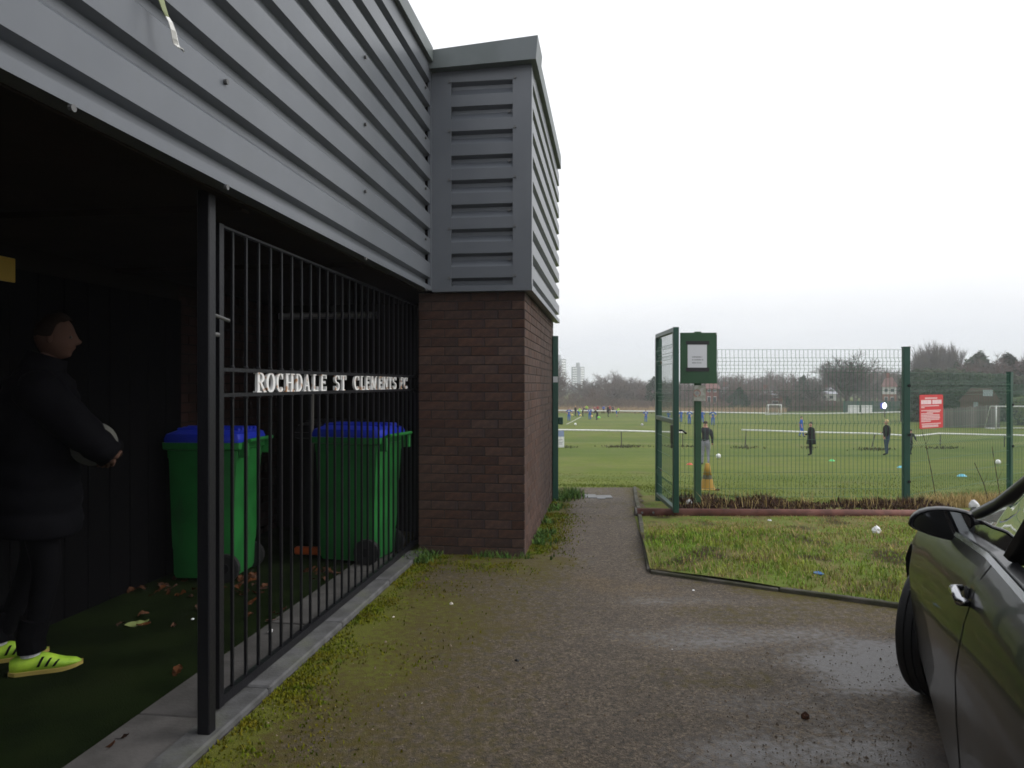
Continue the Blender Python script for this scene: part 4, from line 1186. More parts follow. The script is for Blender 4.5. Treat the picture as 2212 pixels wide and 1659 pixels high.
def ever_meshes(seed, H, rad, conic, n=2600, leaf=.16, mt=None):
    rr = random.Random(seed)
    tr = MB().tube([(0, 0, -.2), (0, 0, H * .5)], [H * .02, H * .01], 6); cw = MB()
    lobes = []
    for q in range(46):
        z = rr.random() ** .8; e_ = max(.06, (1 - z) ** conic * min(1, z * 5 + .4)) if conic > .3 else max(.1, sin(pi * min(1, z * .9 + .1)) ** .6)
        a = rr.uniform(0, 6.283); rq = rad * e_ * rr.uniform(.35, 1.0)
        lobes.append((Vector((cos(a) * rq, sin(a) * rq, z * H * .94)), rad * rr.uniform(.16, .34) * (1.15 - .6 * z), rr.uniform(1.1, 2.0)))
    lobes.append((Vector((rr.gauss(0, .1), rr.gauss(0, .1), H * .93)), rad * .12, 2.6))
    k = 0
    while k < n:
        c0, r0, st0 = rr.choice(lobes)
        dv0 = Vector((rr.gauss(0, 1), rr.gauss(0, 1), rr.gauss(0, 1))).normalized() * r0 * rr.uniform(.45, 1.12)
        c = c0 + Vector((dv0.x, dv0.y, dv0.z * st0))
        if c.z < 0: c.z = -c.z * .5
        u = Vector((rr.gauss(0, 1), rr.gauss(0, 1), rr.gauss(.4, .7))).normalized(); v_ = u.orthogonal().normalized()
        l = leaf * rr.uniform(.6, 1.5)
        cw.add([c - u * l, c + v_ * l * .5, c + u * l, c - v_ * l * .5], [(0, 1, 2, 3)]); k += 1
    return tr.mesh('trunk', m_bark), cw.mesh('crown', mt or m_ever)
    k = 0
    while k < n:
        z = rr.random()
        prof_ = (1 - z) ** conic * (min(1, z * 6 + .35)) if conic > .5 else sin(pi * min(1, z * .9 + .1)) ** .6
        a = rr.uniform(0, 6.283); rr_ = rad * prof_ * (1 - .45 * rr.random() ** 1.5) * (1 + .42 * noise.noise(Vector((cos(a) * 2 + seed, sin(a) * 2, z * 7))) + .15 * noise.noise(Vector((cos(a) * 6, sin(a) * 6 + seed, z * 20))))
        c = Vector((cos(a) * rr_, sin(a) * rr_, z * H))
        u = Vector((rr.gauss(0, 1), rr.gauss(0, 1), rr.gauss(0, .7))).normalized(); v_ = u.orthogonal().normalized()
        l = leaf * rr.uniform(.6, 1.5)
        cw.add([c - u * l, c + v_ * l * .5, c + u * l, c - v_ * l * .5], [(0, 1, 2, 3)]); k += 1
    return tr.mesh('trunk', m_bark), cw.mesh('crown', mt or m_ever)
def tree(meshes, label, px, ybase, ytop, d, group, rz=None, wx=1.0, H0=None, name='bare_tree', cat='tree'):
    p = P(px, 830, d); z0 = gz(p.x, d)
    h = EYE + (CY - ytop) / FPX * d - z0
    t = thing(name, label, cat, (p.x, d, z0), R.uniform(0, 6.28) if rz is None else rz, group)
    for nm, me in zip(('trunk', 'crown'), meshes):
        o = bpy.data.objects.new(nm, me); C.objects.link(o); o.parent = t
    s = h / H0; t.scale = (s * wx, s * wx, s)
    return t
HB = 10.0
round_ = [bare_tree_meshes(k, HB, .85, .12, n0=9, twigs=6, thick=1.5, mt=(m_twig2 if k % 2 else m_twig)) for k in (1, 2, 3, 4)]
big = bare_tree_meshes(21, HB, .70, .30, n0=16, twigs=12, thick=1.6)
pop = [bare_tree_meshes(k, HB, .26, .5, n0=16, twigs=6, thick=.85, levels=4) for k in (31, 32)]
con = [ever_meshes(k, HB, 3.3, .55, 5200, .24) for k in (41, 42)]
oval = [ever_meshes(k, HB, 3.4, .2, 4800, .24) for k in (51, 52)]
WG = 'bare trees massed behind the far rail'
prof_l = [(1120, 745), (1190, 752), (1204, 768), (1213, 800), (1222, 838), (1240, 846), (1258, 836), (1272, 818), (1290, 801), (1310, 797), (1335, 800), (1352, 811), (1375, 813), (1400, 812), (1430, 808), (1460, 812), (1500, 816), (1540, 806), (1570, 794), (1595, 798), (1612, 812), (1640, 808), (1670, 796), (1700, 794), (1725, 812), (1745, 808), (1790, 812), (1830, 804), (1880, 794), (1925, 786), (1960, 796), (2000, 800)]
lab_l = 'rounded bare tree beyond the far rail'
x = 1100; kk = 0
while x < 1990:
    for row, (dd, drop) in enumerate(((128, 22), (142, 8), (158, 0))):
        xx = x + R.uniform(-7, 7) + row * 9
        yt = interp(prof_l, xx) + drop + R.uniform(-3, 6)
        if yt > 862: continue
        if x > 1750: dd += 34 - row * 4
        tree(round_[kk % 4], lab_l + next(s_ for q_, s_ in ((1270, ' beneath the tower blocks'), (1420, ' between the towers and the gate'), (1560, ' behind gate and notice board'), (1640, ' behind the conifer'), (1715, ' behind the small goal'), (1850, ' round the big bare tree'), (9999, ' behind the red roofed house')) if xx < q_), xx, 0, yt, dd + R.uniform(-5, 5), WG, wx=(.55 if xx < 1232 else 1) * R.uniform(.95, 1.35) * (9 / max(5, (EYE + (CY - yt) / FPX * dd + 2.9))) ** .5, H0=HB); kk += 1
    x += 26
tree(con[0], 'dark evergreen tree standing left of the open gate leaf before the bare trees', 1412, 0, 816, 122, None, H0=HB, name='evergreen_tree', wx=1.1)
tree(con[1], 'dark green conifer just right of the big notice board, beside a house', 1598, 0, 838, 112, None, H0=HB, name='evergreen_tree', wx=1.5)
tree(oval[0], 'rounded dark green bush tree below the conifer by the house', 1583, 0, 852, 108, None, H0=HB, name='evergreen_tree', wx=1.5)
tree(oval[1], 'slim dark evergreen left of the big bare tree', 1702, 0, 858, 110, None, H0=HB, name='evergreen_tree', wx=.7)
tree(big, 'big spreading bare tree beyond the far rail, tallest behind the mesh fence', 1828, 0, 754, 112, None, rz=.6, H0=HB, wx=1.35)
tree(round_[1], 'bare tree just left of the big spreading one, lower', 1752, 0, 805, 118, None, H0=HB)
tree(oval[0], 'low dark bush tree left of the big bare tree', 1735, 0, 812, 128, None, H0=HB, name='evergreen_tree', wx=.8)
for i, (px, yt, lab) in enumerate(((1900, 788, 'bare tree right of the big spreading one, before the red roofed house'), (1935, 790, 'bare tree beside the tall fence post, right of the red roofed house'), (1868, 792, 'bare tree overlapping the right side of the big spreading tree'))):
    tree(round_[i], lab, px, 0, yt, 150, None, H0=HB)
for i, (px, yt, lab) in enumerate(((2092, 770, 'bare tree between the poplars and the conifer pair'), (2118, 754, 'bare tree wrapped round the left conifer of the pair'), (2150, 766, 'bare tree between the two dark conifers'), (2180, 756, 'bare tree wrapped round the right conifer of the pair'), (2206, 760, 'bare tree at the right picture edge above the hedge'))):
    tree(round_[i % 4], lab, px, 0, yt, 97, None, H0=HB, wx=.8)
PG = 'tall thin bare poplars above the hedge'
for i, (px, yt) in enumerate(((1978, 748), (1990, 738), (2003, 733), (2014, 738), (2026, 742), (2040, 728), (2047, 735), (2062, 734), (2072, 745), (1968, 756))):
    tree(pop[i % 2], 'tall thin bare poplar rising above the dark hedge', px, 0, yt, 135 + R.uniform(-6, 6), PG, H0=HB, wx=.8)
tree(con[0], 'dark conifer above the hedge, left one of the big pair', 2116, 0, 764, 100, None, H0=HB, name='evergreen_tree', wx=1.35, rz=1)
tree(con[1], 'dark conifer above the hedge at the right picture edge', 2178, 0, 768, 100, None, H0=HB, name='evergreen_tree', wx=1.5, rz=3)
tree(con[1], 'small thin conifer between the poplars and the conifer pair', 2066, 0, 786, 100, None, H0=HB, name='evergreen_tree', wx=.8, rz=2)
tree(con[0], 'dark conifer partly beyond the right picture edge', 2225, 0, 775, 96, None, H0=HB, name='evergreen_tree', wx=1.5, rz=4)
# scrub under the trees
def scrub(name, label, x0, x1, y_top, dd, matr, n=5200, dep=6, thick=.02):
    m = MB()
    for k in range(n):
        px = R.uniform(x0, x1); d = dd + R.uniform(-dep / 2, dep / 2); p = P(px, 830, d); z0 = gz(p.x, d)
        top = EYE + (CY - interp(y_top, px)) / FPX * d - z0
        z = z0 + top * R.random() ** 1.2 * (.75 + .4 * noise.noise(Vector((p.x * .35, d * .3, 2))))
        u = Vector((R.gauss(0, .5), R.gauss(0, .5), 1)).normalized() * R.uniform(.3, .8)
        v_ = u.orthogonal().normalized() * thick * R.uniform(.6, 1.4)
        c = Vector((p.x, d, z))
        m.add([c - v_, c + v_, c + u + v_ * .4, c + u - v_ * .4], [(0, 1, 2, 3)])
    o = m.build(name, matr); tag(o, label, None, None, 'stuff')
scrub('undergrowth', 'brown scrub at the foot of the bare tree belt', 1100, 1780, [(1100, 845), (1300, 858), (1450, 868), (1780, 872)], 118, mat('brown_scrub', (.105, .07, .052), .95, col2=(.075, .055, .045), ns_=.3), 15000, 10, .035)
scrub('dry_grass', 'tan dead grass strip under the far rail', 1100, 1700, [(1100, 881), (1700, 884)], 105, mat('tan_grass', (.27, .19, .11), .95), 5000, 5, .03)
scrub('undergrowth', 'grey brown scrub behind the far white rail right of the goal', 1690, 1990, [(1690, 868), (1800, 862), (1990, 866)], 112, mat('brown_scrub', (.105, .07, .052), .95), 6000, 8, .035)

# ------------------------------------------------------------------ dark hedge, timber fence and shed
def hedge(label, x0, x1, ytop, d0, d1, n, leaf=.2, name='hedge'):
    t = thing(name, label, 'hedge', P((x0 + x1) / 2, 830, d0) * 1)
    t.location.z = gz(t.location.x, d0)
    O = t.location.copy(); m = MB()
    k = 0
    while k < n:
        f = R.random(); px = lerp(x0, x1, f); dd = lerp(d0, d1, R.random() ** 1.5)
        p = P(px, 830, dd)
        top = EYE + (CY - interp(ytop, px)) / FPX * d0 - O.z
        q = R.random()
        z = top * (R.random() ** .7) * (1 + .08 * noise.noise(Vector((p.x * .8, dd, 1))))
        bulge = .5 * noise.noise(Vector((p.x * .7, z * .7, 4)))
        c = Vector((p.x - O.x, dd - O.y - bulge, z))
        u = Vector((R.gauss(0, 1), R.gauss(0, 1), R.gauss(0, 1))).normalized(); v_ = u.orthogonal().normalized(); l = leaf * R.uniform(.5, 1.4)
        m.add([c - u * l, c + v_ * l * .55, c + u * l, c - v_ * l * .55], [(0, 1, 2, 3)]); k += 1
    m.build('foliage', m_ever2, t)
    b = MB(); q0, q1 = P(x0, 830, d0 + 1.2), P(x1, 830, d0 + 1.2)
    st2 = []
    for i in range(11):
        px = lerp(x0, x1, i / 10); p = P(px, 830, d0 + 1.4); st2.append([(p.x - O.x, d0 + 1.4 - O.y, -.2), (p.x - O.x, d0 + 1.4 - O.y, (EYE + (CY - interp(ytop, px)) / FPX * d0 - O.z) * .86), (p.x * 1.02 - O.x, d1 - O.y, (EYE + (CY - interp(ytop, px)) / FPX * d0 - O.z) * .86)])
    b.grid(st2); b.build('inner_shade_sheet', mat('hedge_inner_shade', (.012, .016, .010), .95), t)  # dark sheet standing in for the shade deep inside the hedge
hedge('tall dark evergreen hedge behind the red notice', 1945, 2900, [(1945, 815), (1975, 802), (2010, 797), (2060, 800), (2110, 806), (2170, 812), (2330, 815), (2900, 812)], 78, 82, 34000, .24)
hedge('lower clipped yellowish green hedge at the right edge', 2176, 2330, [(2176, 858), (2330, 858)], 70, 71.5, 1500, .18)
for ch in C.objects:
    if ch.get('label', '').startswith('lower clipped'): ch.children[0].data.materials[0] = mat('yellow_hedge', (.09, .12, .03), .85)
wf = thing('timber_fence', 'weathered grey brown board fence below the dark hedge', 'fence', (0, 66, 0))
m_plank = mat('weathered_board', (.17, .15, .14), .9, col2=(.12, .105, .10), ns_=2, rnd=.28)
x0, x1 = P(2028, 830, 66).x, P(2160, 830, 66).x
npk = 38; pm = MB().bev((0, -.012, 0), (1, .012, 1), .004).mesh('plank', m_plank)
for k in range(npk):
    xa = lerp(x0, x1, k / npk); zb0 = gz(xa, 66); zt = zpx(lerp(884, 875, k / npk), 66)
    o = bpy.data.objects.new('plank', pm); C.objects.link(o); o.parent = wf
    o.location = (xa + .005, R.uniform(-.012, .012), zb0); o.scale = ((x1 - x0) / npk - .012, 1, zt - zb0 + R.uniform(-.05, .06))
sh = thing('shed', 'brown roofed house low behind the board fence, half lost in the hedge', 'house', P(2112, 905, 72))
sh.location.z = gz(sh.location.x, 72); sh.rotation_euler = (0, 0, -atan2(sh.location.x, 72))
a_, b_ = P(2080, 830, 72).x - sh.location.x, P(2150, 830, 72).x - sh.location.x
hh, hr = zpx(868, 72) - sh.location.z, zpx(838, 72) - sh.location.z
m_broof = mat('brown_tiles', (.10, .055, .045), .85, col2=(.075, .045, .04), ns_=3)
MB().box((a_, 0, 0), (b_, 4, hh)).build('wall', mat('brown_wall', (.12, .075, .06), .9), sh)
MB().prism([(a_ - .2, hh), (b_ + .2, hh), (b_ - .6, hr), (a_ + .9, hr)], -.3, 4.3, lambda a, b, d: (a, d, b)).build('roof', m_broof, sh)
MB().box(((a_ + b_) / 2 + .3, -.34, hh + .55), ((a_ + b_) / 2 + 1.1, .5, hh + 1.15)).build('skylight', mat('pale_glass', (.35, .4, .42), .2), sh)
MB().box((a_ + 1.1, -.03, hh - .55), (a_ + 1.5, -.002, hh - .05)).build('window', mat('pale_glass', (.35, .4, .42), .2), sh)

# ------------------------------------------------------------------ houses among the trees
m_hb = mat('house_brick', (.22, .085, .06), .9, col2=(.17, .07, .055), ns_=1.5)
m_hw = mat('house_render', (.55, .54, .52), .8)
m_roof = mat('red_tiles', (.15, .07, .058), .85, col2=(.12, .06, .052), ns_=2)
m_groof = mat('pale_roof', (.42, .42, .46), .7)
m_pane = mat('window_glass', (.06, .07, .08), .1)
def house(label, px0, px1, yridge, yeave, ysplit, d, roofm, upper, lower, hip=.25):
    a, b = P(px0, 830, d), P(px1, 830, d)
    z0 = gz(a.x, d); W_ = b.x - a.x
    t = thing('house', label, 'house', (a.x, d, z0), -atan2(a.x, d)); W_ *= cos(atan2(a.x, d))
    ze, zr, zs = zpx(yeave, d) - z0, zpx(yridge, d) - z0, zpx(ysplit, d) - z0
    MB().box((0, 0, 0), (W_, 7, zs)).build('lower_wall', lower, t)
    MB().box((0, 0, zs), (W_, 7, ze)).build('upper_wall', upper, t)
    rf = MB()
    rf.add([(-.3, -.3, ze), (W_ + .3, -.3, ze), (W_ + .3, 7.3, ze), (-.3, 7.3, ze), (W_ * hip, 3.5, zr), (W_ * (1 - hip), 3.5, zr)], [(0, 1, 5, 4), (1, 2, 5), (2, 3, 4, 5), (3, 0, 4), (3, 2, 1, 0)])
    r_ = rf.build('roof', roofm, t)
    MB().box((W_ * hip, 3.2, zr - .6), (W_ * hip + .7, 3.8, zr + .9)).build('chimney', m_hb, r_)
    for lo_, hi_ in ((zs + .25 * (ze - zs), zs + .8 * (ze - zs)), (zs * .35, zs * .8)):
        for f_ in (.14, .58):
            w_ = MB().box((W_ * f_, -.06, lo_), (W_ * (f_ + .26), -.003, hi_)).build('window', m_hw, t)
            MB().box((W_ * (f_ + .02), -.075, lo_ + .1), (W_ * (f_ + .24), -.0605, hi_ - .1)).build('pane', m_pane, w_)
house('red roofed house with white upper floor and orange brick below, beside the tall fence post', 1906, 1936, 815, 836, 852, 135, m_roof, m_hw, mat('orange_brick', (.22, .10, .065), .9))
house('dark red brick house half hidden right of the green notice board', 1524, 1552, 818, 840, 850, 124, m_roof, m_hb, m_hb)
house('pale roofed house low among the bushes right of the conifer', 1636, 1690, 843, 853, 862, 130, m_groof, m_hb, m_hb)
house('white gabled house glimpsed right of the dark red one', 1555, 1586, 836, 848, 862, 138, m_groof, m_hw, m_hb)
house('white house wall seen low behind the big bare tree', 1770, 1806, 838, 851, 866, 138, m_groof, m_hw, m_hb)

# ------------------------------------------------------------------ two tower blocks
m_tw = mat('tower_grey', (.17, .18, .21), .8); m_tb = mat('tower_white_band', (.72, .73, .74), .7); m_tg = mat('tower_glass', (.07, .075, .09), .3)
def tower(label, px0, px1, ytop, ybox, rot, d=620):
    a, b = P(px0, 830, d), P(px1, 830, d); W_ = (b.x - a.x) / (cos(rot) + sin(abs(rot)))
    z0 = -4.0; H_ = zpx(ytop, d) - z0
    t = thing('tower_block', label, 'tower block', ((a.x + b.x) / 2, d, z0), rot)
    MB().box((-W_ / 2, -W_ / 2, 0), (W_ / 2, W_ / 2, H_)).build('wall', m_tw, t)
    MB().box((-W_ * .15, -W_ * .15, H_), (W_ * .15, W_ * .15, H_ + (ytop - ybox) / FPX * d)).build('plant_room', mat('tower_dark', (.2, .21, .23), .8), t)
    st3 = 1.95; n = int(H_ / st3)
    for k in range(n):
        z = H_ - .9 - st3 * (k + 1)
        if z < 0: break
        for f in range(2):
            M_ = Matrix.Rotation(-pi / 2 * (0 if f == 0 else -1), 4, 'Z')
            w_ = MB().box((-W_ * .34, -W_ / 2 - .12, z + .8), (W_ * .14 if f == 0 else W_ * .4, -W_ / 2 - .003, z + 1.95), M_).build('balcony_band', m_tb, t)
            MB().box((-W_ * .34, -W_ / 2 - .06, z), (W_ * .14 if f == 0 else W_ * .4, -W_ / 2 - .003, z + .79), M_).build('window', m_tg, t)
tower('grey tower block with white window bands standing above the bare trees', 1234, 1263, 793, 784, radians(-32))
tower('tower block cut by the green gate post, taller of the two', 1190, 1223, 776, 767, radians(-32), 560)

# ------------------------------------------------------------------ green enclosure, boards and lamp at the far corner
ge = thing('green_enclosure', 'green mesh ball court fence at the far corner below the house', 'fence', P(1823, 895, 104))
ge.location.z = gz(ge.location.x, 104)
L_ = P(1945, 830, 104).x - ge.location.x; Hh = zpx(868, 104) - ge.location.z
m_genc = mat('enclosure_green', (.03, .10, .075), .7)
m = MB()
for k in range(int(L_ / .14)): m.box((k * .14, -.02, .1), (k * .14 + .07, .02, Hh))
o = m.build('mesh_infill', m_genc, ge); o['kind'] = 'stuff'
for k in range(5): MB().box((L_ * k / 4 - .06, -.05, 0), (L_ * k / 4 + .06, .05, Hh + .1)).build('post', m_genc, ge)
for z in (.05, Hh * .5, Hh - .06): MB().box((.07, .0205, z), (L_ - .07, .06, z + .08)).build('rail', m_genc, ge)
for px, lab in ((1844, 'small white board by the green enclosure, left one of two'), (1872, 'small white board by the green enclosure, next to the lit lamp')):
    p = P(px, 881, 98); t = thing('white_board', lab, 'board', (p.x, 98, gz(p.x, 98)), group='white boards at the enclosure')
    h_ = zpx(876, 98) - t.location.z
    MB().bev((-.75, -.04, h_ - .95), (.75, .04, h_), .02).build('panel', m_white, t)
    for x in (-.6, .6): MB().box((x - .04, -.03, 0), (x + .04, .03, h_ - .951)).build('leg', m_rpost, t)
lm = thing('lamp', 'bright lit lamp on a slim dark mast above the blond person', 'lamp', P(1911, 895, 90))
lm.location.z = gz(lm.location.x, 90); zl = zpx(877, 90) - lm.location.z
MB().tube([(0, 0, 0), (0, 0, zl - .3)], .06, 8).build('mast', m_rpost, lm)
MB().sphere((0, 0, zl), .30, 12, 8, (.8, .6, 1.15)).build('lamp_head', mat('lamp_glow', (1, 1, 1), .5, emit=((.92, .95, 1), 6)), lm, True)
MB().box((-.4, .2, zl - .35), (.1, .32, zl + .35)).build('reflector', mat('lamp_blue', (.02, .02, .25), .5), lm)

# ------------------------------------------------------------------ people
SK_E = [('pelvis', 'spine', 'top'), ('spine', 'chest', 'top'), ('chest', 'neckb', 'top'), ('neckb', 'neck', 'skin'), ('neck', 'headl', 'skin'), ('headl', 'headt', 'skin')]
for s_ in 'LR':
    SK_E += [('neckb', 'sh' + s_, 'top'), ('sh' + s_, 'el' + s_, 'top'), ('el' + s_, 'wr' + s_, 'fore'), ('wr' + s_, 'ha' + s_, 'skin'),
             ('pelvis', 'hip' + s_, 'legs'), ('hip' + s_, 'kn' + s_, 'legs'), ('kn' + s_, 'an' + s_, 'shin'), ('an' + s_, 'to' + s_, 'shoe')]
SK_R = dict(pelvis=.082, spine=.074, chest=.086, neckb=.05, neck=.034, headl=.047, headt=.046, sh=.044, el=.031, wr=.021, ha=.02, hip=.062, kn=.04, an=.027, to=.022)
PEND = []
def skeleton(bend=0, crouch=0, stride=0, arms=('down', 'down'), turn=0, knee=0):
    J = {}
    pz_ = .53 - .22 * crouch - .01 * abs(stride) / .2
    px_ = -.10 * crouch - .03 * sin(radians(bend))
    base = Vector((px_, 0, pz_))
    def up(x, y, z):
        v = Vector((x, y, z - .53)); v.rotate(Euler((0, radians(bend), 0))); return base + v
    J['pelvis'] = base
    for n_, c in dict(spine=(0, 0, .63), chest=(.0, 0, .745), neckb=(-.005, 0, .82)).items(): J[n_] = up(*c)
    J['neck'] = up(.004, 0, .862)
    hb = bend * .55
    def uh(x, y, z):
        v = Vector((x, y, z)); v.rotate(Euler((0, radians(hb), radians(turn)))); return J['neck'] + v
    J['headl'] = uh(.012, 0, .035); J['headt'] = uh(.008, 0, .088)
    for s_, sg, am in (('L', 1, arms[0]), ('R', -1, arms[1])):
        sh_ = up(0, sg * .105, .80); J['sh' + s_] = sh_
        A = {'down': ((.0, .045, -.165), (.03, .05, -.305)), 'hips': ((-.06, .11, -.13), (.02, .03, -.24)), 'front': ((.03, .05, -.155), (.14, -.02, -.18)),
             'fwd': ((.10, .05, -.12), (.22, .03, -.14)), 'behind': ((-.07, .05, -.15), (-.10, -.02, -.26)), 'swing': ((.07, .04, -.15), (.16, .03, -.25)), 'back': ((-.09, .04, -.14), (-.10, .03, -.28)), 'pocket': ((-.04, .06, -.16), (.04, .02, -.27)),
             'face': ((.08, .04, -.12), (.10, -.03, .02)), 'reach': ((.06, .02, -.15), (.1, .0, -.30))}[am]
        J['el' + s_] = sh_ + Vector((A[0][0], sg * A[0][1], A[0][2])); J['wr' + s_] = sh_ + Vector((A[1][0], sg * A[1][1], A[1][2]))
        J['ha' + s_] = J['wr' + s_] + (J['wr' + s_] - J['el' + s_]).normalized() * .05
        J['hip' + s_] = base + Vector((0, sg * .05, -.03))
        fx = stride * sg
        J['an' + s_] = Vector((fx + .0, sg * .065, .045 + (.03 if fx < -.05 else 0)))
        md = (J['hip' + s_] + J['an' + s_]) / 2
        J['kn' + s_] = Vector((md.x + .012 + .17 * crouch + (.03 if fx < 0 else 0), sg * (.062 + .05 * crouch), md.z + .012))
        J['to' + s_] = J['an' + s_] + Vector((.085, sg * .012, -.024 - (.02 if fx < -.05 else 0)))
    return J
def skin_obj(name, verts, edges, radii, root, sub=1):
    bm = bmesh.new(); lay = bm.verts.layers.skin.verify()
    vs_ = []
    for v, r in zip(verts, radii):
        b = bm.verts.new(v); b[lay].radius = r if isinstance(r, tuple) else (r, r); vs_.append(b)
    vs_[root][lay].use_root = True
    for a, b in edges: bm.edges.new((vs_[a], vs_[b]))
    me = bpy.data.meshes.new(name); bm.to_mesh(me); bm.free()
    o = bpy.data.objects.new(name, me); C.objects.link(o)
    md = o.modifiers.new('skin', 'SKIN'); md.use_smooth_shade = True; md.branch_smoothing = .4
    if sub: s2 = o.modifiers.new('sub', 'SUBSURF'); s2.levels = sub; s2.render_levels = sub
    return o
def segd(p, a, b):
    ab = b - a; t_ = max(0, min(1, (p - a).dot(ab) / max(ab.length_squared, 1e-9)))
    return (p - a - ab * t_).length
def person(label, px, yhead, yfeet, face, cols, bend=0, crouch=0, stride=0, arms=('down', 'down'), turn=0, wide=1.0, group=None, coat=None, hair=(.05, .03, .02), patch=None, d=None, hmul=None, hair_len=0, sub=1):
    """face: direction looked at, degrees clockwise from away-from-camera"""
    q = hit(px, yfeet) if d is None else None
    if q is None:
        q = P(px, yfeet, d); q.z = gz(q.x, d)
    h = (yfeet - yhead) / FPX * q.y
    J = skeleton(bend, crouch, stride, arms, turn)
    topz = max(J['headt'].z + .045, .3)
    h = h / topz if hmul is None else hmul
    names = list(J); ix = {n_: i for i, n_ in enumerate(names)}
    rad = []
    for n_ in names:
        r = SK_R.get(n_) or SK_R[n_[:2] if n_[:2] in SK_R else n_[:3]]
        if n_ in ('chest', 'spine', 'pelvis'): rad.append((r * wide * 1.18, r * wide * .82))
        else: rad.append(r * (wide if n_[:2] in ('sh', 'el') or n_[:3] == 'hip' else 1))
    t = thing('person', label, 'person', q, radians(90 - face), group)
    b = skin_obj('body', [J[n_] * h for n_ in names], [(ix[a], ix[c]) for a, c, _ in SK_E], [tuple(x * h for x in r) if isinstance(r, tuple) else r * h for r in rad], 0, sub)
    b.parent = t
    PEND.append((b, {n_: v * h for n_, v in J.items()}, cols))
    hc, hn = J['headt'] * h, (J['headt'] - J['headl']).normalized()
    m = MB().sphere((0, 0, 0), .053 * h, 10, 7, (1.02, .92, 1)); 
    m.v = [(x - .008 * h, y, max(z, -.012 * h - (hair_len * h if x < .01 * h else 0) + (.028 * h if x > .012 * h else 0))) for x, y, z in m.v]
    ho = m.build('hair', mat('hair_%d_%d_%d' % tuple(int(c_ * 99) for c_ in hair), hair, .7), t, True, hc)
    ho.rotation_euler = (0, radians(bend * .55), radians(turn))
    MB().sphere(J['headl'] * h + Vector((.05 * h * cos(radians(turn)), .05 * h * sin(radians(turn)), .012 * h)), .011 * h, 6, 4, (1.2, .8, 1.2)).build('nose', m_skin, t, True)
    if patch:
        sx = .100 if patch == 'chest' else -.100
        rows_ = [[(sx * (1.02 - 7 * y * y) * h * wide, y * h, (.745 + z) * h) for y in (-.05, -.025, 0, .025, .05)] for z in (-.035, 0, .035)]
        pm_ = MB().grid(rows_); o = pm_.build('number_patch', m_white, t)
        if bend: o.rotation_euler = (0, radians(bend * .6), 0); o.location = (.15 * sin(radians(bend)) * h, 0, -.05 * h)
    if coat:
        zc, col, flare = coat
        rows_ = []
        for z, rx, ry in ((.835, .045, .05), (.80, .085, .125), (.72, .105, .15), (.6, .105, .145), (.5, .11, .15 * flare), (zc, .11 * flare, .15 * flare), (zc, .08, .11)):
            rows_.append([(rx * cos(2 * pi * k / 16) * h * (1 + .04 * sin(k * 2.3 + z * 40)) - .005 * h, ry * sin(2 * pi * k / 16) * h, z * h) for k in range(16)])
        o = MB().grid(rows_, close=True).build('coat', col, t, True)
    return t
def cl(name, c, r=.8): return mat(name, c, r, spec=.03, col2=tuple(x * .75 for x in c), ns_=14)
m_blue = cl('kit_blue', (.025, .11, .50)); m_navy = cl('cloth_navy', (.018, .022, .035)); m_blk = cl('cloth_black', (.010, .010, .012)); m_dgrey = cl('cloth_dark_grey', (.035, .035, .042))
m_lg = cl('cloth_light_grey', (.30, .30, .36)); m_jean = cl('cloth_denim', (.035, .055, .10)); m_neon = cl('cloth_neon', (.40, .75, .06)); m_redc = cl('cloth_red', (.40, .04, .05)); m_pinkc = cl('cloth_pink', (.5, .2, .22)); m_shoe = cl('shoe_dark', (.02, .02, .022)); m_whc = cl('cloth_white', (.65, .65, .68)); m_bro = cl('cloth_purple_grey', (.06, .05, .065))
KIT = dict(top=m_blue, fore=m_skin, legs=m_blue, shin=m_blue, shoe=m_shoe, skin=m_skin)
def wear(t_, l_=None, f_=None, s_=None): return dict(top=t_, fore=f_ or t_, legs=l_ or t_, shin=s_ or l_ or t_, shoe=m_shoe, skin=m_skin)
BL = 'players in blue kit'; FB = 'people gathered along the far touchline'
person('player in blue kit with hands on hips, nearest the brick wall', 1229, 881, 910.5, 190, KIT, arms=('hips', 'hips'), patch='chest', group=BL)
person('player in blue kit seen from behind amid the gathered adults', 1274, 881, 907, 10, KIT, arms=('down', 'front'), patch='back', group=BL)
person('player in blue kit standing alone left of the open gate', 1395, 885.5, 912.7, 185, KIT, arms=('down', 'hips'), patch='chest', group=BL)
person('player in blue kit seen through the open gate mesh', 1444, 889, 912, 180, KIT, group=BL)
person('player in blue kit mostly hidden behind the gate stile', 1471, 886, 913, 170, KIT, group=BL)
person('player in blue kit between the gate stile and the board post', 1489, 885, 917.6, 185, KIT, arms=('hips', 'down'), patch='chest', group=BL)
person('player in blue kit half hidden by the notice board post', 1517, 886, 915, 200, KIT, group=BL)
person('player in blue kit with elbows out right of the notice board post', 1540, 885, 919.6, 190, KIT, arms=('hips', 'hips'), patch='chest', group=BL)
person('player in blue kit striding behind the rail near the person in black coat', 1731, 900, 945, 115, KIT, stride=.10, arms=('back', 'down'), patch='chest', group=BL)
person('adult in black with an orange blond head at the left of the far group', 1243, 877, 899.5, 60, wear(m_blk), group=FB, hair=(.45, .2, .05))
person('crouching player in green top and blue shorts beside the dark adult', 1250, 880, 899, 70, wear(m_neon, m_blue), bend=40, crouch=.6, arms=('reach', 'reach'), group=FB)
person('adult in dark clothes with a red hat, bent beside the crouching player', 1259, 878, 900, 110, wear(m_bro, m_blk), bend=30, group=FB, hair=(.4, .04, .04), arms=('fwd', 'fwd'))
person('adult in neon yellow jacket standing behind the group', 1267, 875, 893, 180, wear(m_neon, m_blk), group=FB)
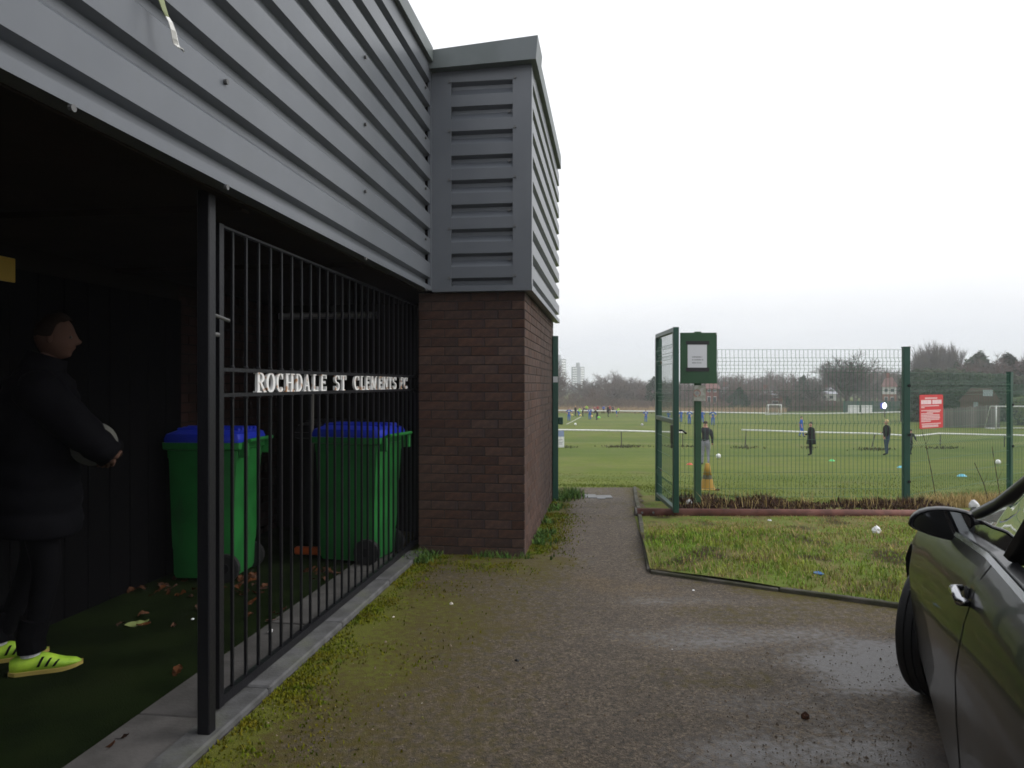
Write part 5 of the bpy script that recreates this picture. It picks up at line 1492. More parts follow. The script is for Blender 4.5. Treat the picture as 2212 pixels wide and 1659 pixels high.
person('crouching adult in black with knees bent, at the front of the group', 1289.5, 883, 908, 250, wear(m_blk, m_blk, None, m_bro), bend=35, crouch=.35, arms=('fwd', 'fwd'), group=FB)
person('person in white top bending over behind the crouching adult', 1277, 882, 897, 120, wear(m_whc, m_blk), bend=60, group=FB, arms=('reach', 'reach'))
person('person in red jacket behind the crouching adult', 1291, 876, 894, 180, wear(m_redc, m_blk), group=FB)
person('person in pink top just left of the red jacket', 1284, 877, 894, 180, wear(m_pinkc, m_blk), group=FB)
person('person in bright blue jacket behind the group, right part', 1304, 876, 894, 170, wear(m_blue, m_blk), group=FB)
person('adult in long black coat leaning sideways right of the group', 1313.5, 876, 901, 100, wear(m_blk), group=FB, coat=(.40, m_blk, 1.0), bend=10)
person('person in red beside the long black coat', 1317, 875, 895, 180, wear(m_redc, m_blk), group=FB)
person('person in dark clothes at the right end of the far group', 1324, 877, 894, 180, wear(m_bro, m_blk), group=FB)
person('person bending forward in neon top and blue shorts', 1332, 880, 901.5, 100, wear(m_neon, m_blue, m_skin, m_skin), bend=48, arms=('reach', 'reach'), group=FB)
person('man in dark jacket and light grey trousers seen from behind at the board post', 1524, 910, 1005.5, 8, wear(m_dgrey, m_lg), wide=1.3, arms=('pocket', 'down'), hair=(.04, .018, .012), stride=.02)
person('person in long black padded coat standing before the rail', 1752, 912, 984.5, -55, wear(m_blk), wide=1.3, arms=('front', 'front'), coat=(.34, m_blk, 1.22), turn=50, hair=(.02, .014, .012))
person('blond person in dark jacket and jeans right of the lamp', 1915.5, 907, 984, -50, wear(m_blk, m_jean), wide=1.38, arms=('pocket', 'front'), hair=(.55, .38, .18), hair_len=.035, turn=20)
person('dark clothed person half hidden behind the tall fence post', 1966, 928, 983, 60, wear(m_bro, m_blk), stride=.13, wide=1.15, arms=('down', 'swing'), hair=(.02, .014, .012), bend=8)

# ---- the player with the ball in the porch: large in the picture, dark
hq = Vector(((96 - CX) / FPX * 3.66, 3.66, .02))
hero = thing('person', 'person in black padded coat and neon yellow trainers holding a ball in the porch', 'person', hq, radians(24))
Jh = dict(pelvis=(-.04, 0, .93), spine=(-.035, 0, 1.08), chest=(-.03, 0, 1.27), neckb=(-.02, 0, 1.44), neck=(.005, 0, 1.50), headl=(.03, 0, 1.56),
          shR=(-.02, -.19, 1.39), elR=(.20, -.29, 1.19), wrR=(.31, -.24, 1.055), shL=(-.02, .19, 1.39), elL=(.10, .25, 1.14), wrL=(.30, .12, 1.04),
          hipR=(-.03, -.09, .88), knR=(.03, -.11, .50), anR=(-.04, -.11, .10), hipL=(-.04, .09, .88), knL=(-.06, .10, .50), anL=(-.20, .12, .12))
Rh = dict(pelvis=(.17, .14), spine=(.16, .13), chest=(.18, .14), neckb=.09, neck=.058, headl=.06, shR=.085, elR=.06, wrR=.032, shL=.085, elL=.06, wrL=.032, hipR=.10, knR=.068, anR=.045, hipL=.10, knL=.068, anL=.045)
EH = [('pelvis', 'spine', 'top'), ('spine', 'chest', 'top'), ('chest', 'neckb', 'top'), ('neckb', 'neck', 'skin'), ('neck', 'headl', 'skin')]
for s_ in 'RL': EH += [('neckb', 'sh' + s_, 'top'), ('sh' + s_, 'el' + s_, 'top'), ('el' + s_, 'wr' + s_, 'top'), ('pelvis', 'hip' + s_, 'legs'), ('hip' + s_, 'kn' + s_, 'legs'), ('kn' + s_, 'an' + s_, 'legs')]
# hands: palm and five fingers curling under the ball
for s_, sg in (('R', -1), ('L', 1)):
    wv_ = Vector(Jh['wr' + s_]); dv_ = Vector((-.25, -sg * .75, -.45)).normalized()
    sd = dv_.cross(Vector((0, 0, 1))).normalized() * sg
    Jh['pa' + s_] = tuple(wv_ + dv_ * .055); Rh['pa' + s_] = .030; EH.append(('wr' + s_, 'pa' + s_, 'skin'))
    for k, (o_, ln) in enumerate(((-.03, .062), (-.01, .075), (.01, .07), (.03, .055))):
        b0 = wv_ + dv_ * .085 + sd * o_
        b1 = b0 + (dv_ + Vector((0, 0, -.25))).normalized() * ln * .55
        b2 = b1 + (dv_ * .6 + Vector((.1, 0, .55))).normalized() * ln * .5
        for n_, p_, r_ in (('f%d' % k, b0, .010), ('g%d' % k, b1, .0095), ('h%d' % k, b2, .008)): Jh[n_ + s_] = tuple(p_); Rh[n_ + s_] = r_
        EH += [('pa' + s_, 'f%d' % k + s_, 'skin'), ('f%d' % k + s_, 'g%d' % k + s_, 'skin'), ('g%d' % k + s_, 'h%d' % k + s_, 'skin')]
    t0 = wv_ + dv_ * .03 - sd * .035; t1 = t0 + (dv_ * .5 - sd * .3 + Vector((0, 0, .6))).normalized() * .04
    Jh['th' + s_] = tuple(t0); Jh['ti' + s_] = tuple(t1); Rh['th' + s_] = .013; Rh['ti' + s_] = .010
    EH += [('wr' + s_, 'th' + s_, 'skin'), ('th' + s_, 'ti' + s_, 'skin')]
nmh = list(Jh)
b = skin_obj('body', [Vector(Jh[n_]) for n_ in nmh], [(nmh.index(a), nmh.index(c)) for a, c, _ in EH], [Rh[n_] for n_ in nmh], 0, 2)
b.parent = hero
m_coat = cl('padded_black', (.0045, .0045, .006), .75); m_trk = cl('tracksuit_black', (.004, .004, .005), .85)
m_skin = mat('porch_shaded_skin', (.085, .046, .034), .75, spec=.08)  # skin colour darkened to paint in the porch gloom
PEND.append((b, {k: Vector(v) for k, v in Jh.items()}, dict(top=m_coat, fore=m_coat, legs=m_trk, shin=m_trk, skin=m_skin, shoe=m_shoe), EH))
# head with a profile: brow, nose, lips, chin, ears
def head_shape(nu=36, nv=30):
    m = MB(); vs_ = []
    rows_ = []
    for j in range(nv + 1):
        th = pi * j / nv
        row = []
        for i in range(nu):
            ph = 2 * pi * i / nu
            x, y, z = sin(th) * cos(ph), sin(th) * sin(ph), cos(th)
            px_, py_, pz_ = x * .098, y * .077, z * .118
            if z < 0: px_ *= 1 - .18 * z * z; py_ *= 1 - .34 * z * z; px_ += .022 * (-z) * (.5 + .5 * x)
            f = max(0, cos(ph)) ** 6 * sin(th)
            fn = exp(-(y / .16) ** 2) * (1 if x > 0 else 0)
            px_ += fn * (.030 * exp(-((z + .16) / .10) ** 2) + .016 * exp(-((z + .02) / .14) ** 2))      # nose
            fw = exp(-(y / .42) ** 2) * (1 if x > 0 else 0)
            px_ += fw * (.007 * exp(-((z - .16) / .08) ** 2) + .009 * exp(-((z + .42) / .045) ** 2) + .007 * exp(-((z + .53) / .05) ** 2) + .016 * exp(-((z + .80) / .13) ** 2))
            fe = exp(-((abs(y) - .38) / .13) ** 2) * (1 if x > 0 else 0)
            px_ -= fe * .012 * exp(-((z - .02) / .08) ** 2)                                                # eye sockets
            row.append((px_, py_, pz_))
        rows_.append(row)
    m.grid(rows_, close=True); return m
HL = Vector((.045, 0, 1.635))
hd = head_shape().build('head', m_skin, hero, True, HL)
hd.rotation_euler = (0, radians(4), radians(-8)); hd.scale = (.93, .95, .95)
m = head_shape(); 
hm = MB(); 
rows_ = []
for j in range(14):
    th = pi * .56 * j / 13
    row = []
    for i in range(28):
        ph = 2 * pi * i / 28
        lim = .50 if cos(ph) < .2 else (.36 - .12 * max(0, cos(ph)))
        t2 = th / .56 * lim
        x, y, z = sin(t2) * cos(ph), sin(t2) * sin(ph), cos(t2)
        row.append((x * .106 + .004 + .003 * sin(i * 5.1 + j), y * .083, z * (.134 if lim < .5 else .126) + .004 * sin(i * 3.7 + j * 2.3)))
    rows_.append(row)
hm.grid(rows_, close=True); o = hm.build('hair', mat('dark_cropped_hair', (.018, .012, .009), .9, spec=.1), hd, True)
for sg in (1, -1):
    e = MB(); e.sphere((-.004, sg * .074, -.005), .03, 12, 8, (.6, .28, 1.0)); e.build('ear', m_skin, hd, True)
    MB().sphere((.083, sg * .032, .005), .009, 10, 7).build('eye', mat('eye_dark', (.04, .03, .025), .3), hd, True)
# coat: padded with quilting rings, high collar
rows_ = []
for k in range(60):
    f = k / 59; z = lerp(1.50, .66, f)
    rx = interp([(0, .075), (.05, .11), (.12, .15), (.35, .185), (.6, .175), (.8, .19), (1, .195)], f); ry = interp([(0, .08), (.05, .12), (.12, .20), (.35, .235), (.6, .215), (.8, .225), (1, .225)], f)
    qv = .010 * abs(sin(f * 22)) if f > .1 else 0
    rows_.append([((rx + qv + .004 * sin(q * 2.7 + k)) * cos(2 * pi * q / 30) - .035 + .02 * (1 - f), (ry + qv) * sin(2 * pi * q / 30), z + .01 * sin(2 * pi * q / 30 * 2)) for q in range(30)])
rows_.append([(x * .85, y * .85, z) for x, y, z in rows_[-1]])
MB().grid(rows_, close=True).build('coat', m_coat, hero, True)
m = MB(); m.tube([(-.02, 0, 1.43), (.0, 0, 1.50), (.015, 0, 1.545)], [.115, .10, .092], 20, cap=False); cb = m.build('collar', m_coat, hero, True)
for s_, sg in (('R', -1), ('L', 1)):
    a, b2, c2 = (Vector(Jh[n_ + s_]) for n_ in ('sh', 'el', 'wr'))
    pts = []; rs_ = []
    for k in range(13):
        f = k / 12; p_ = a.lerp(b2, f * 2) if f < .5 else b2.lerp(c2, f * 2 - 1)
        pts.append(p_ + Vector((0, 0, -.02 * sin(pi * f)))); rs_.append(lerp(.105, .062, f) + .008 * abs(sin(f * 14)))
    MB().tube(pts, rs_, 16).build('sleeve', m_coat, hero, True)
# trainers
m_nshoe = mat('neon_trainer', (.36, .56, .04), .6, col2=(.22, .40, .03), ns_=14); m_sole = mat('trainer_sole', (.30, .24, .06), .7)
for ax_, ay_, az_, pitch, yaw in ((-.04, -.11, 0, 0, 2), (-.22, .13, 0.0, 0, 8)):
    sh_ = MB(); rows_ = []
    for k in range(14):
        f = k / 13; x = lerp(-.085, .215, f)
        hw_ = interp([(0, .022), (.08, .034), (.3, .037), (.6, .044), (.8, .043), (.93, .033), (1, .012)], f)
        ht = interp([(0, .075), (.1, .095), (.3, .088), (.42, .098), (.55, .085), (.75, .058), (.93, .045), (1, .03)], f)
        b0 = interp([(0, .02), (.15, .012), (.7, .01), (1, .024)], f)
        rows_.append([(x, hw_ * cos(a_) * (1 if sin(a_) < .5 else .9), b0 + (ht - b0) * (.5 + .5 * sin(a_)) if sin(a_) > -.5 else b0) for a_ in [2 * pi * q / 14 for q in range(14)]])
    sh_.grid(rows_, close=True); sh_.add(rows_[0], [tuple(range(13, -1, -1))]); sh_.add(rows_[-1], [tuple(range(14))])
    so = sh_.build('trainer', m_nshoe, hero, True, (ax_, ay_, az_)); so.rotation_euler = (0, radians(pitch), radians(yaw))
    sl_ = MB(); r2_ = []
    for k in range(12):
        f = k / 11; x = lerp(-.09, .22, f); hw_ = interp([(0, .02), (.1, .037), (.3, .038), (.6, .048), (.8, .046), (.94, .034), (1, .012)], f)
        zl_ = interp([(0, .004), (.1, 0), (.75, 0), (1, .014)], f)
        r2_.append([(x, hw_, zl_ + .018), (x, -hw_, zl_ + .018), (x, -hw_ * .95, zl_), (x, hw_ * .95, zl_)])
    sl_.grid(r2_, close=True); sl_.build('sole', m_sole, so)
    for sd_ in (-1, 1):
        for k in range(3):
            x = .045 + .032 * k; m = MB(); rr_ = []
            for q in range(5):
                f = q / 4; xx = x - .012 + .022 * f; fx_ = (xx + .085) / .30
                hw_ = interp([(0, .022), (.3, .037), (.6, .044), (.8, .043), (1, .012)], fx_); ht = interp([(.3, .088), (.42, .098), (.55, .085), (.75, .058), (1, .03)], fx_)
                an = lerp(-.45, .75, f); zz_ = .011 + (ht - .011) * (.5 + .5 * sin(an)); yy = (hw_ * cos(an) * (1 if sin(an) < .5 else .9) + .0016)
                rr_.append([(xx - .006, sd_ * yy, zz_), (xx + .006, sd_ * yy, zz_)])
            m.grid(rr_); m.build('stripe', m_blk, so)
    MB().tube([(.0, 0, .085), (-.005, 0, .13)], [.043, .05], 12).build('sock', m_whc, so)
    MB().tube([(.005, 0, .105), (.0, 0, .17), (.02, 0, .26)], [.062, .064, .068], 14).build('trouser_cuff', m_trk, so)
hb = MB().sphere((0, 0, 0), .11, 20, 14).build('football', mat('worn_ball_shaded', (.09, .09, .08), .8, col2=(.03, .03, .035), ns_=9, lo=.58, hi=.62), None, True)  # worn white ball, its colour darkened to carry the porch gloom
fw = Vector((cos(radians(24)), sin(radians(24)), 0)); lf = Vector((-fw.y, fw.x, 0))
hb.location = hq + fw * .225 - lf * .10 + Vector((0, 0, 1.10)); tag(hb, 'scuffed white football held against the coat of the person in the porch', 'ball')

dg = bpy.context.evaluated_depsgraph_get(); dg.update()
for it in PEND:
    o, J, cols = it[:3]; E = it[3] if len(it) > 3 else SK_E
    me = bpy.data.meshes.new_from_object(o.evaluated_get(dg))
    o.modifiers.clear(); o.data = me; me.materials.clear()
    keys = list(dict.fromkeys(cols.values())); [me.materials.append(k) for k in keys]
    segs = [(Vector(J[a]), Vector(J[c]), keys.index(cols[tg_])) for a, c, tg_ in E]
    for p in me.polygons:
        c_ = p.center; best = min(segs, key=lambda s2: segd(c_, s2[0], s2[1])); p.material_index = best[2]; p.use_smooth = True

# ------------------------------------------------------------------ the parked car
CO = Vector((2.675, 2.99, 0)); 
nR = Vector((.906, -.423, 0)); fF = Vector((.423, .906, 0))
CO = nR * (.226 + .89) + fF * 3.85
car = thing('parked_car', 'dark grey car parked at the right with wing mirror and turned front wheel', 'car', CO, atan2(fF.y, fF.x))
m_paint = mat('dark_car_paint', (.006, .0065, .008), .3, .0, coat=.28, coat_r=.02, spec=.08)
m_trim = mat('black_car_trim', (.010, .010, .011), .45)
m_chrome = mat('chrome', (.42, .42, .44), .18, 1.0)
m_gap = mat('shut_gap', (.003, .003, .003), .9)
def glass_mat(name, tint, refl):
    if name in MT: return MT[name]
    m_ = bpy.data.materials.new(name); m_.use_nodes = True; t_ = m_.node_tree; t_.nodes.clear()
    o_ = t_.nodes.new('ShaderNodeOutputMaterial'); a_ = t_.nodes.new('ShaderNodeBsdfTransparent'); g_ = t_.nodes.new('ShaderNodeBsdfGlossy'); x_ = t_.nodes.new('ShaderNodeMixShader'); f_ = t_.nodes.new('ShaderNodeFresnel')
    a_.inputs[0].default_value = (*tint, 1); g_.inputs['Roughness'].default_value = .02; g_.inputs[0].default_value = (refl, refl, refl, 1); f_.inputs[0].default_value = 1.5
    t_.links.new(f_.outputs[0], x_.inputs[0]); t_.links.new(a_.outputs[0], x_.inputs[1]); t_.links.new(g_.outputs[0], x_.inputs[2]); t_.links.new(x_.outputs[0], o_.inputs[0])
    MT[name] = m_; return m_
m_glass = glass_mat('car_glass', (.55, .62, .58), .9)
ZBT = [(-3.5, .70), (-3.42, .93), (-3.2, 1.0), (-2.6, 1.015), (-1.65, .990), (-.75, .900), (-.5, .865), (-.2, .822), (.1, .775), (.4, .715), (.65, .64), (.82, .54), (.9, .45)]
ZST = [(-3.5, .42), (-3.3, .26), (-2.9, .22), (-.9, .20), (.5, .22), (.82, .24), (.9, .30)]
WQ = [(0, .785), (.06, .84), (.16, .868), (.3, .878), (.5, .888), (.64, .890), (.70, .884), (.80, .868), (.92, .838), (1, .795)]
def plan(x):
    p_ = 1.0
    if x > 0: p_ -= .20 * (x / .9) ** 2.2
    if x < -2.6: p_ -= .13 * ((-2.6 - x) / .9) ** 2
    return p_
def hwid(x, q):
    w_ = interp(WQ, q)
    fl = exp(-((x) / .42) ** 2) * .012 + exp(-((x + 2.6) / .42) ** 2) * .012      # arches swell
    return (w_ + fl * sin(pi * min(1, q * 1.2))) * plan(x)
def side(x, q): return (x, hwid(x, q), lerp(interp(ZST, x), interp(ZBT, x), q))
QS = [0, .03, .06, .11, .16, .23, .3, .4, .5, .58, .64, .68, .72, .80, .86, .92, .97, 1]
xsn = [-3.5 + 4.4 * i / 88 for i in range(89)]
rows_ = []
for x in xsn:
    half = [side(x, q) for q in QS]
    zb = interp(ZBT, x); wb = hwid(x, 1)
    cabin = -3.1 < x < -.55
    inner = [(x, wb * .93, zb + .012), (x, wb * .6, zb + .035), (x, 0, zb + .05)]
    h2 = half + inner
    rows_.append(h2 + [(a_, -b_, c_) for a_, b_, c_ in reversed(h2[:-1])])
bm_ = MB(); bm_.grid(rows_)
n_ = len(rows_[0])
bm_.f += [tuple(k * n_ + (n_ - 1) for k in range(0)) ] if 0 else []
for k in range(len(xsn) - 1): bm_.f.append((k * n_, (k + 1) * n_, (k + 1) * n_ + n_ - 1, k * n_ + n_ - 1)); bm_.m.append(0)
bm_.f.append(tuple(range(n_))); bm_.m.append(0)
bm_.f.append(tuple((len(xsn) - 1) * n_ + k for k in range(n_ - 1, -1, -1))); bm_.m.append(0)
body = bm_.build('body', m_paint, car, True)
b2 = bmesh.new(); b2.from_mesh(body.data); bmesh.ops.recalc_face_normals(b2, faces=b2.faces[:]); b2.to_mesh(body.data); b2.free()
cut = MB()
for x in (0, -2.6):
    for sg in (1, -1): cut.tube([(x, sg * .55, .31), (x, sg * 1.1, .31)], .365, 40)
cut = cut.build('cutter', m_trim); cut.parent = car
bo = body.modifiers.new('arches', 'BOOLEAN'); bo.operation = 'DIFFERENCE'; bo.object = cut; bo.solver = 'EXACT'
dg = bpy.context.evaluated_depsgraph_get(); dg.update()
me = bpy.data.meshes.new_from_object(body.evaluated_get(dg)); body.modifiers.clear(); body.data = me
bpy.data.objects.remove(cut)
for p in me.polygons:
    p.use_smooth = True
    c_ = p.center
    for x in (0, -2.6):
        rr_ = sqrt((c_.x - x) ** 2 + (c_.z - .31) ** 2)
        if rr_ < .372 and abs(c_.y) > .5: p.material_index = 1; p.use_smooth = False
if len(me.materials) < 2: me.materials.append(m_trim)
else: me.materials[1] = m_trim
try: me.set_sharp_from_angle(angle=radians(32))
except Exception: pass
# door skin, shut lines, side strip
def patch(name, x0f, x1f, q0, q1, off, matr, parent, nx=24, nq=18):
    rows2 = []
    for j in range(nq + 1):
        q = lerp(q0, q1, j / nq); r_ = []
        for i in range(nx + 1):
            x = lerp(x0f(q), x1f(q), i / nx); s3 = side(x, q); r_.append((s3[0], s3[1] + off, s3[2]))
        rows2.append(r_)
    return MB().grid(rows2).build(name, matr, parent, True)
rear = lambda q: -1.735 - .05 * sin(pi * min(1, max(0, q))) + .02 * q
front = lambda q: -.56 - .03 * q
rear2 = lambda q: -2.62 + (.0 if q > .62 else .30 * (1 - q / .62))
door = patch('door', lambda q: rear(q) + .0025, lambda q: front(q) - .0025, .10, .985, .0016, m_paint, car)
patch('shut_line', lambda q: rear(q) - .0025, lambda q: rear(q) + .0025, .10, .985, .0008, m_gap, car, 1, 18)
patch('shut_line', lambda q: front(q) - .0025, lambda q: front(q) + .0025, .10, .985, .0008, m_gap, car, 1, 18)
patch('waist_trim', lambda q: -2.7, lambda q: -.70, .985, 1.0, .010, m_chrome, car, 40, 1)
patch('sill_trim', lambda q: -2.2, lambda q: -.38, .0, .06, .004, m_trim, car, 30, 2)
def handle(dr, x):
    y, z = side(x, .86)[1], side(x, .86)[2]
    h_ = MB().tube([(x - .06, y + .004, z - .002), (x - .054, y + .024, z), (x + .05, y + .026, z + .004), (x + .066, y + .005, z + .006)], [.008, .012, .012, .008], 10).build('handle', m_chrome, dr, True)
    MB().sphere((x + .01, y + .002, z + .005), .026, 14, 8, (1.3, .16, .7)).build('handle_recess', m_gap, dr, True)
handle(door, -1.68)
# greenhouse: pillars, roof, panes
def gpt(x, up_, s_=1):   # point on the cabin surface; up_ 0 belt - 1 roof edge
    return None
BLT = lambda x: (x, hwid(x, 1) - .028, interp(ZBT, x) + .008)
RF = lambda x: (x, .585 + .02 * sin(pi * (x + 3) / 1.6), interp([(-3.0, 1.30), (-2.6, 1.405), (-2.0, 1.455), (-1.5, 1.44), (-1.25, 1.395)], x))
Apil = [BLT(-.62), (-.85, .735, .945), (-1.08, .685, 1.035), (-1.36, .635, 1.165), RF(-1.80)]
roofe = [RF(x) for x in (-1.80, -1.95, -2.1, -2.4, -2.7, -2.95)]
Cpil = [RF(-2.95), (-3.12, .64, 1.18), BLT(-3.25)]
for sg in (1, -1):
    mir = lambda pts: [(x, sg * y, z) for x, y, z in pts]
    MB().tube(mir(Apil), [.032, .030, .028, .028, .028], 10).build('pillar', m_trim if 0 else m_paint, car, True)
    MB().tube(mir(roofe), .028, 10).build('roof_rail', m_paint, car, True)
    MB().tube(mir(Cpil), [.05, .07, .08], 10).build('pillar', m_paint, car, True)
    Bp = [BLT(-1.76), (-1.82, .69, 1.2), RF(-1.98)]
    MB().tube(mir(Bp), .026, 8).build('pillar', m_trim, car, True)
    def sp_(pts, n):
        o_ = []; 
        for i in range(n + 1):
            f = i / n * (len(pts) - 1); k = min(len(pts) - 2, int(f)); o_.append(Vector(pts[k]).lerp(Vector(pts[k + 1]), f - k))
        return o_
    topl = sp_(Apil + roofe[1:4], 16)[1:]
    # front door glass: between A pillar line and belt
    rows2 = []
    for i in range(13):
        x = lerp(-.72, -1.74, i / 12)
        b0 = Vector(BLT(x)); 
        edge_z = interp([(-1.80, 1.45), (-1.36, 1.165), (-1.08, 1.035), (-.85, .95), (-.62, .89)], x) if x > -1.80 else RF(x)[2]
        edge_y = interp([(-1.80, .60), (-1.36, .635), (-1.08, .685), (-.85, .735), (-.62, .77)], x) if x > -1.80 else RF(x)[1]
        rows2.append([tuple(v_ * 1 for v_ in (b0.x, sg * lerp(b0.y, edge_y, f) + sg * .012 * sin(pi * f), lerp(b0.z, edge_z, f))) for f in (0, .25, .5, .75, 1)])
    MB().grid(rows2).build('window', m_glass, car, True)
    rows2 = []
    for i in range(11):
        x = lerp(-1.80, -3.0, i / 10); b0 = Vector(BLT(x)); rf_ = RF(max(x, -2.95))
        f1_ = 1 if x > -2.9 else .6
        rows2.append([(b0.x, sg * lerp(b0.y, rf_[1], f * f1_) + sg * .012 * sin(pi * f), lerp(b0.z, rf_[2], f * f1_)) for f in (0, .33, .66, 1)])
    MB().grid(rows2).build('window', m_glass, car, True)
rows2 = []
for i in range(12):
    x = lerp(-1.80, -3.0, i / 11); y, z = RF(x)[1], RF(x)[2]
    rows2.append([(x, y * f, z + .045 * (1 - f * f)) for f in (-1, -.66, -.33, 0, .33, .66, 1)])
MB().grid(rows2).build('roof', m_paint, car, True)
rows2 = []
for i in range(7):
    f = i / 6; e_ = sp_(Apil, 6)[i]
    rows2.append([(e_.x + .14 * (1 - g_ * g_), e_.y * g_, e_.z + .03 * (1 - g_ * g_)) for g_ in (-1, -.66, -.33, 0, .33, .66, 1)])
MB().grid(rows2).build('windscreen', m_glass, car, True)
rows2 = []
for i in range(5):
    e_ = sp_(Cpil, 4)[i]; rows2.append([(e_.x - .10 * (1 - g_ * g_), e_.y * g_, e_.z + .02 * (1 - g_ * g_)) for g_ in (-1, -.5, 0, .5, 1)])
MB().grid(rows2).build('rear_window', m_glass, car, True)
# interior
m_int = mat('car_interior', (.02, .02, .022), .7)
MB().bev((-.80, -.72, .60), (-.42, .72, .875), .04).build('dashboard', m_int, car)
for y in (.36, -.36):
    st_o = MB().bev((-2.05, y - .25, .35), (-1.45, y + .25, .60), .06).build('seat', m_int, car)
    MB().bev((-.06, -.25, 0), (.07, .25, .62), .05, Matrix.Translation((-2.02, y, .52)) @ Matrix.Rotation(radians(-14), 4, 'Y')).build('backrest', m_int, st_o)
    MB().bev((-.05, -.13, 0), (.05, .13, .17), .04, Matrix.Translation((-2.17, y, 1.14)) @ Matrix.Rotation(radians(-10), 4, 'Y')).build('headrest', m_int, st_o)
MB().bev((-2.9, -.66, .4), (-2.45, .66, .9), .05).build('rear_seat', m_int, car)
cs = Matrix.Translation((-1.12, -.36, .90)) @ Matrix.Rotation(radians(65), 4, 'Y')
MB().tube([cs @ Vector((.185 * cos(2 * pi * k / 24), .185 * sin(2 * pi * k / 24), 0)) for k in range(25)], .016, 8, cap=False).build('steering_wheel', m_trim, car, True)
MB().sphere(cs @ Vector((0, 0, -.01)), .06, 10, 8).build('wheel_hub', m_trim, car, True)
# door mirrors
for sg in (1, -1):
    mc = Vector((-.955, sg * .846, .945))
    OUTL = [(1972, 1141), (1975, 1129), (1982, 1120), (1992, 1112), (2008, 1106), (2024, 1103), (2042, 1102), (2060, 1103), (2078, 1106), (2088, 1110), (2093, 1118), (2094, 1130), (2092, 1144), (2089, 1156), (2084, 1166), (2074, 1170), (2058, 1170), (2042, 1168), (2026, 1165), (2010, 1161), (1996, 1156), (1985, 1152), (1977, 1148), (1973, 1145)]
    rows2 = []
    for x, s_ in ((-.050, .95), (-.046, 1.0), (-.02, 1.03), (.02, .98), (.055, .82), (.075, .55), (.082, .15)):
        rows2.append([(mc.x + x, mc.y - sg * (px_ - 2033) * .00158 * s_, mc.z - (py_ - 1137) * .00158 * s_) for px_, py_ in OUTL])
    mm = MB().grid(rows2, close=True); mm.add(rows2[-1], [tuple(range(24))])
    mo = mm.build('wing_mirror', m_paint, car, True)
    gl_ = [(mc.x - .050, q[1] * 1 + (mc.y - q[1]) * .09, q[2] + (mc.z - q[2]) * .10) for q in rows2[0]]
    g2 = MB(); g2.add(gl_, [tuple(range(24))]); g2.build('mirror_glass', mat('mirror_glass', (.55, .58, .6), .04, 1.0), mo)
    g3 = MB(); g3.grid([rows2[0], [(mc.x - .045, q[1] + (mc.y - q[1]) * .085, q[2] + (mc.z - q[2]) * .095) for q in rows2[0]], [(mc.x - .049, q[1] + (mc.y - q[1]) * .10, q[2] + (mc.z - q[2]) * .11) for q in rows2[0]]], close=True); g3.build('mirror_surround', m_trim, mo)
    MB().tube([(mc.x + .0, mc.y - sg * .06, mc.z - .045), (mc.x + .05, mc.y - sg * .13, mc.z - .075)], [.026, .030], 10).build('mirror_arm', m_trim, mo, True)
    MB().bev((mc.x - .02, mc.y - sg * .095 - .022, mc.z - .034), (mc.x + .01, mc.y - sg * .095 + .022, mc.z - .018), .003).build('mirror_clip', m_white, mo)
    # quarter trim where the mirror stands on the door
    MB().prism([(-.66, .875), (-.98, .895), (-.98, .915), (-.84, .99)], sg * .756, sg * .768, lambda a_, b_, d_: (a_, d_ - sg * .05 * (b_ - .87) / .2, b_)).build('mirror_plate', m_trim, mo)
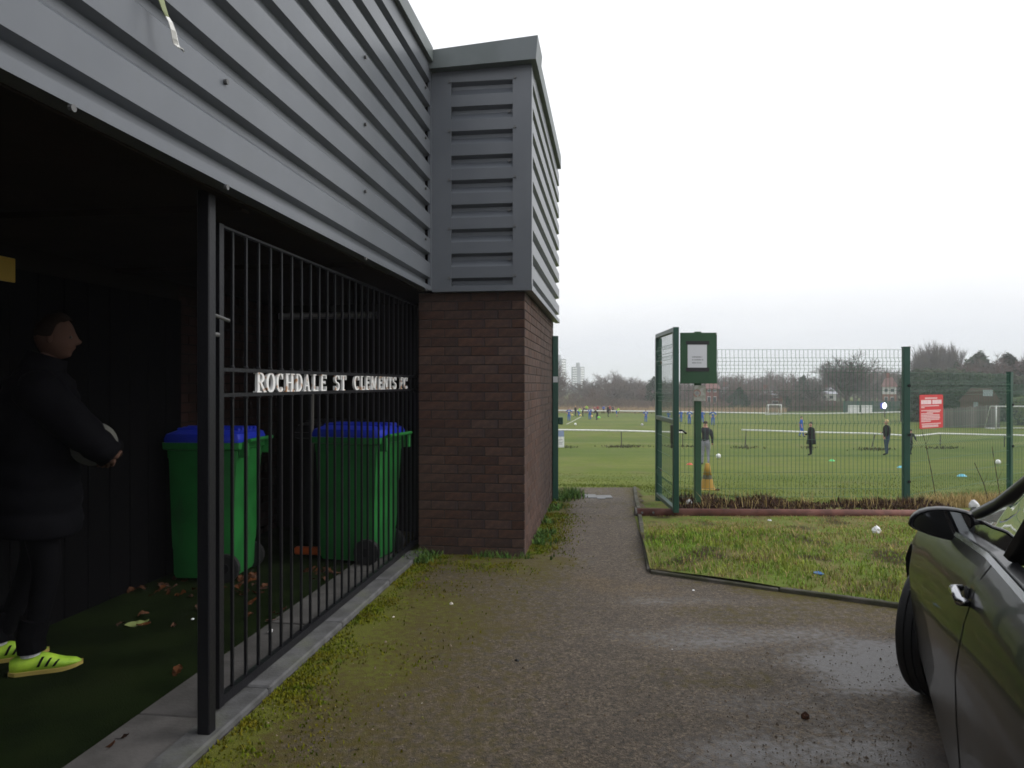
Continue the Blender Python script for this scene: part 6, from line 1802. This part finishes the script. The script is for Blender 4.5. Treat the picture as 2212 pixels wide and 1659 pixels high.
# wheels
def wheel(x, y, steer):
    rw_ = bpy.data.objects.new('wheel', None); C.objects.link(rw_); rw_.parent = car; rw_.location = (x, y, .31); rw_.rotation_euler = (0, 0, steer)
    prof_ = [(-.095, .225), (-.104, .25), (-.104, .275), (-.094, .297), (-.080, .307)]
    for gx in (-.052, -.018, .018, .052): prof_ += [(gx - .006, .310), (gx - .004, .302), (gx + .004, .302), (gx + .006, .310)]
    prof_ += [(.080, .307), (.094, .297), (.104, .275), (.104, .25), (.095, .225)]
    rows2 = [[(r_ * cos(2 * pi * k / 72), yy, r_ * sin(2 * pi * k / 72)) for k in range(72)] for yy, r_ in prof_]
    ty = MB().grid(rows2, close=True).build('tyre', m_rubber, rw_, True); crease(ty, 40)
    sg = 1 if y > 0 else -1
    rm = MB(); rm.grid([[(r_ * cos(2 * pi * k / 36), sg * yy, r_ * sin(2 * pi * k / 36)) for k in range(36)] for yy, r_ in ((-.09, .222), (.0, .20), (.085, .205), (.092, .225))], close=True)
    rm.tube([(0, sg * .03, 0), (0, sg * .075, 0)], .05, 16)
    for k in range(5):
        M_ = Matrix.Rotation(2 * pi * k / 5, 4, 'Y'); rm.box((-.026, min(sg * .045, sg * .07), .04), (.026, max(sg * .045, sg * .07), .212), M_)
    rm.build('rim', mat('alloy', (.35, .35, .36), .3, .9), rw_)
wheel(0, .735, radians(-26)); wheel(0, -.735, radians(-26)); wheel(-2.6, .78, 0); wheel(-2.6, -.78, 0)
for y in (.6, -.6):
    MB().sphere((.80, y * .95, .56), .12, 12, 8, (.5, 1.0, .5)).build('headlight', mat('headlamp', (.6, .62, .65), .1), car, True)
    MB().bev((-3.505, y - .14, .74), (-3.42, y + .12, .88), .02).build('tail_light', mat('tail_red', (.35, .02, .02), .2), car)
MB().bev((-3.50, -.26, .52), (-3.485, .26, .63), .003).build('number_plate', mat('plate_yellow', (.7, .5, .08), .5), car)

# ------------------------------------------------------------------ the hazy winter air
hz_ = MB().box((-1390, -70, -5.4), (1390, 1480, 34))
m_h = bpy.data.materials.new('haze_air'); m_h.use_nodes = True
t_ = m_h.node_tree; t_.nodes.clear()
o_ = t_.nodes.new('ShaderNodeOutputMaterial'); v_ = t_.nodes.new('ShaderNodeVolumePrincipled')
v_.inputs['Color'].default_value = (.90, .92, .97, 1); v_.inputs['Density'].default_value = .0010
t_.links.new(v_.outputs[0], o_.inputs['Volume'])
hz = hz_.build('haze', m_h); tag(hz, 'pale damp winter haze over the whole ground', None, None, 'stuff')
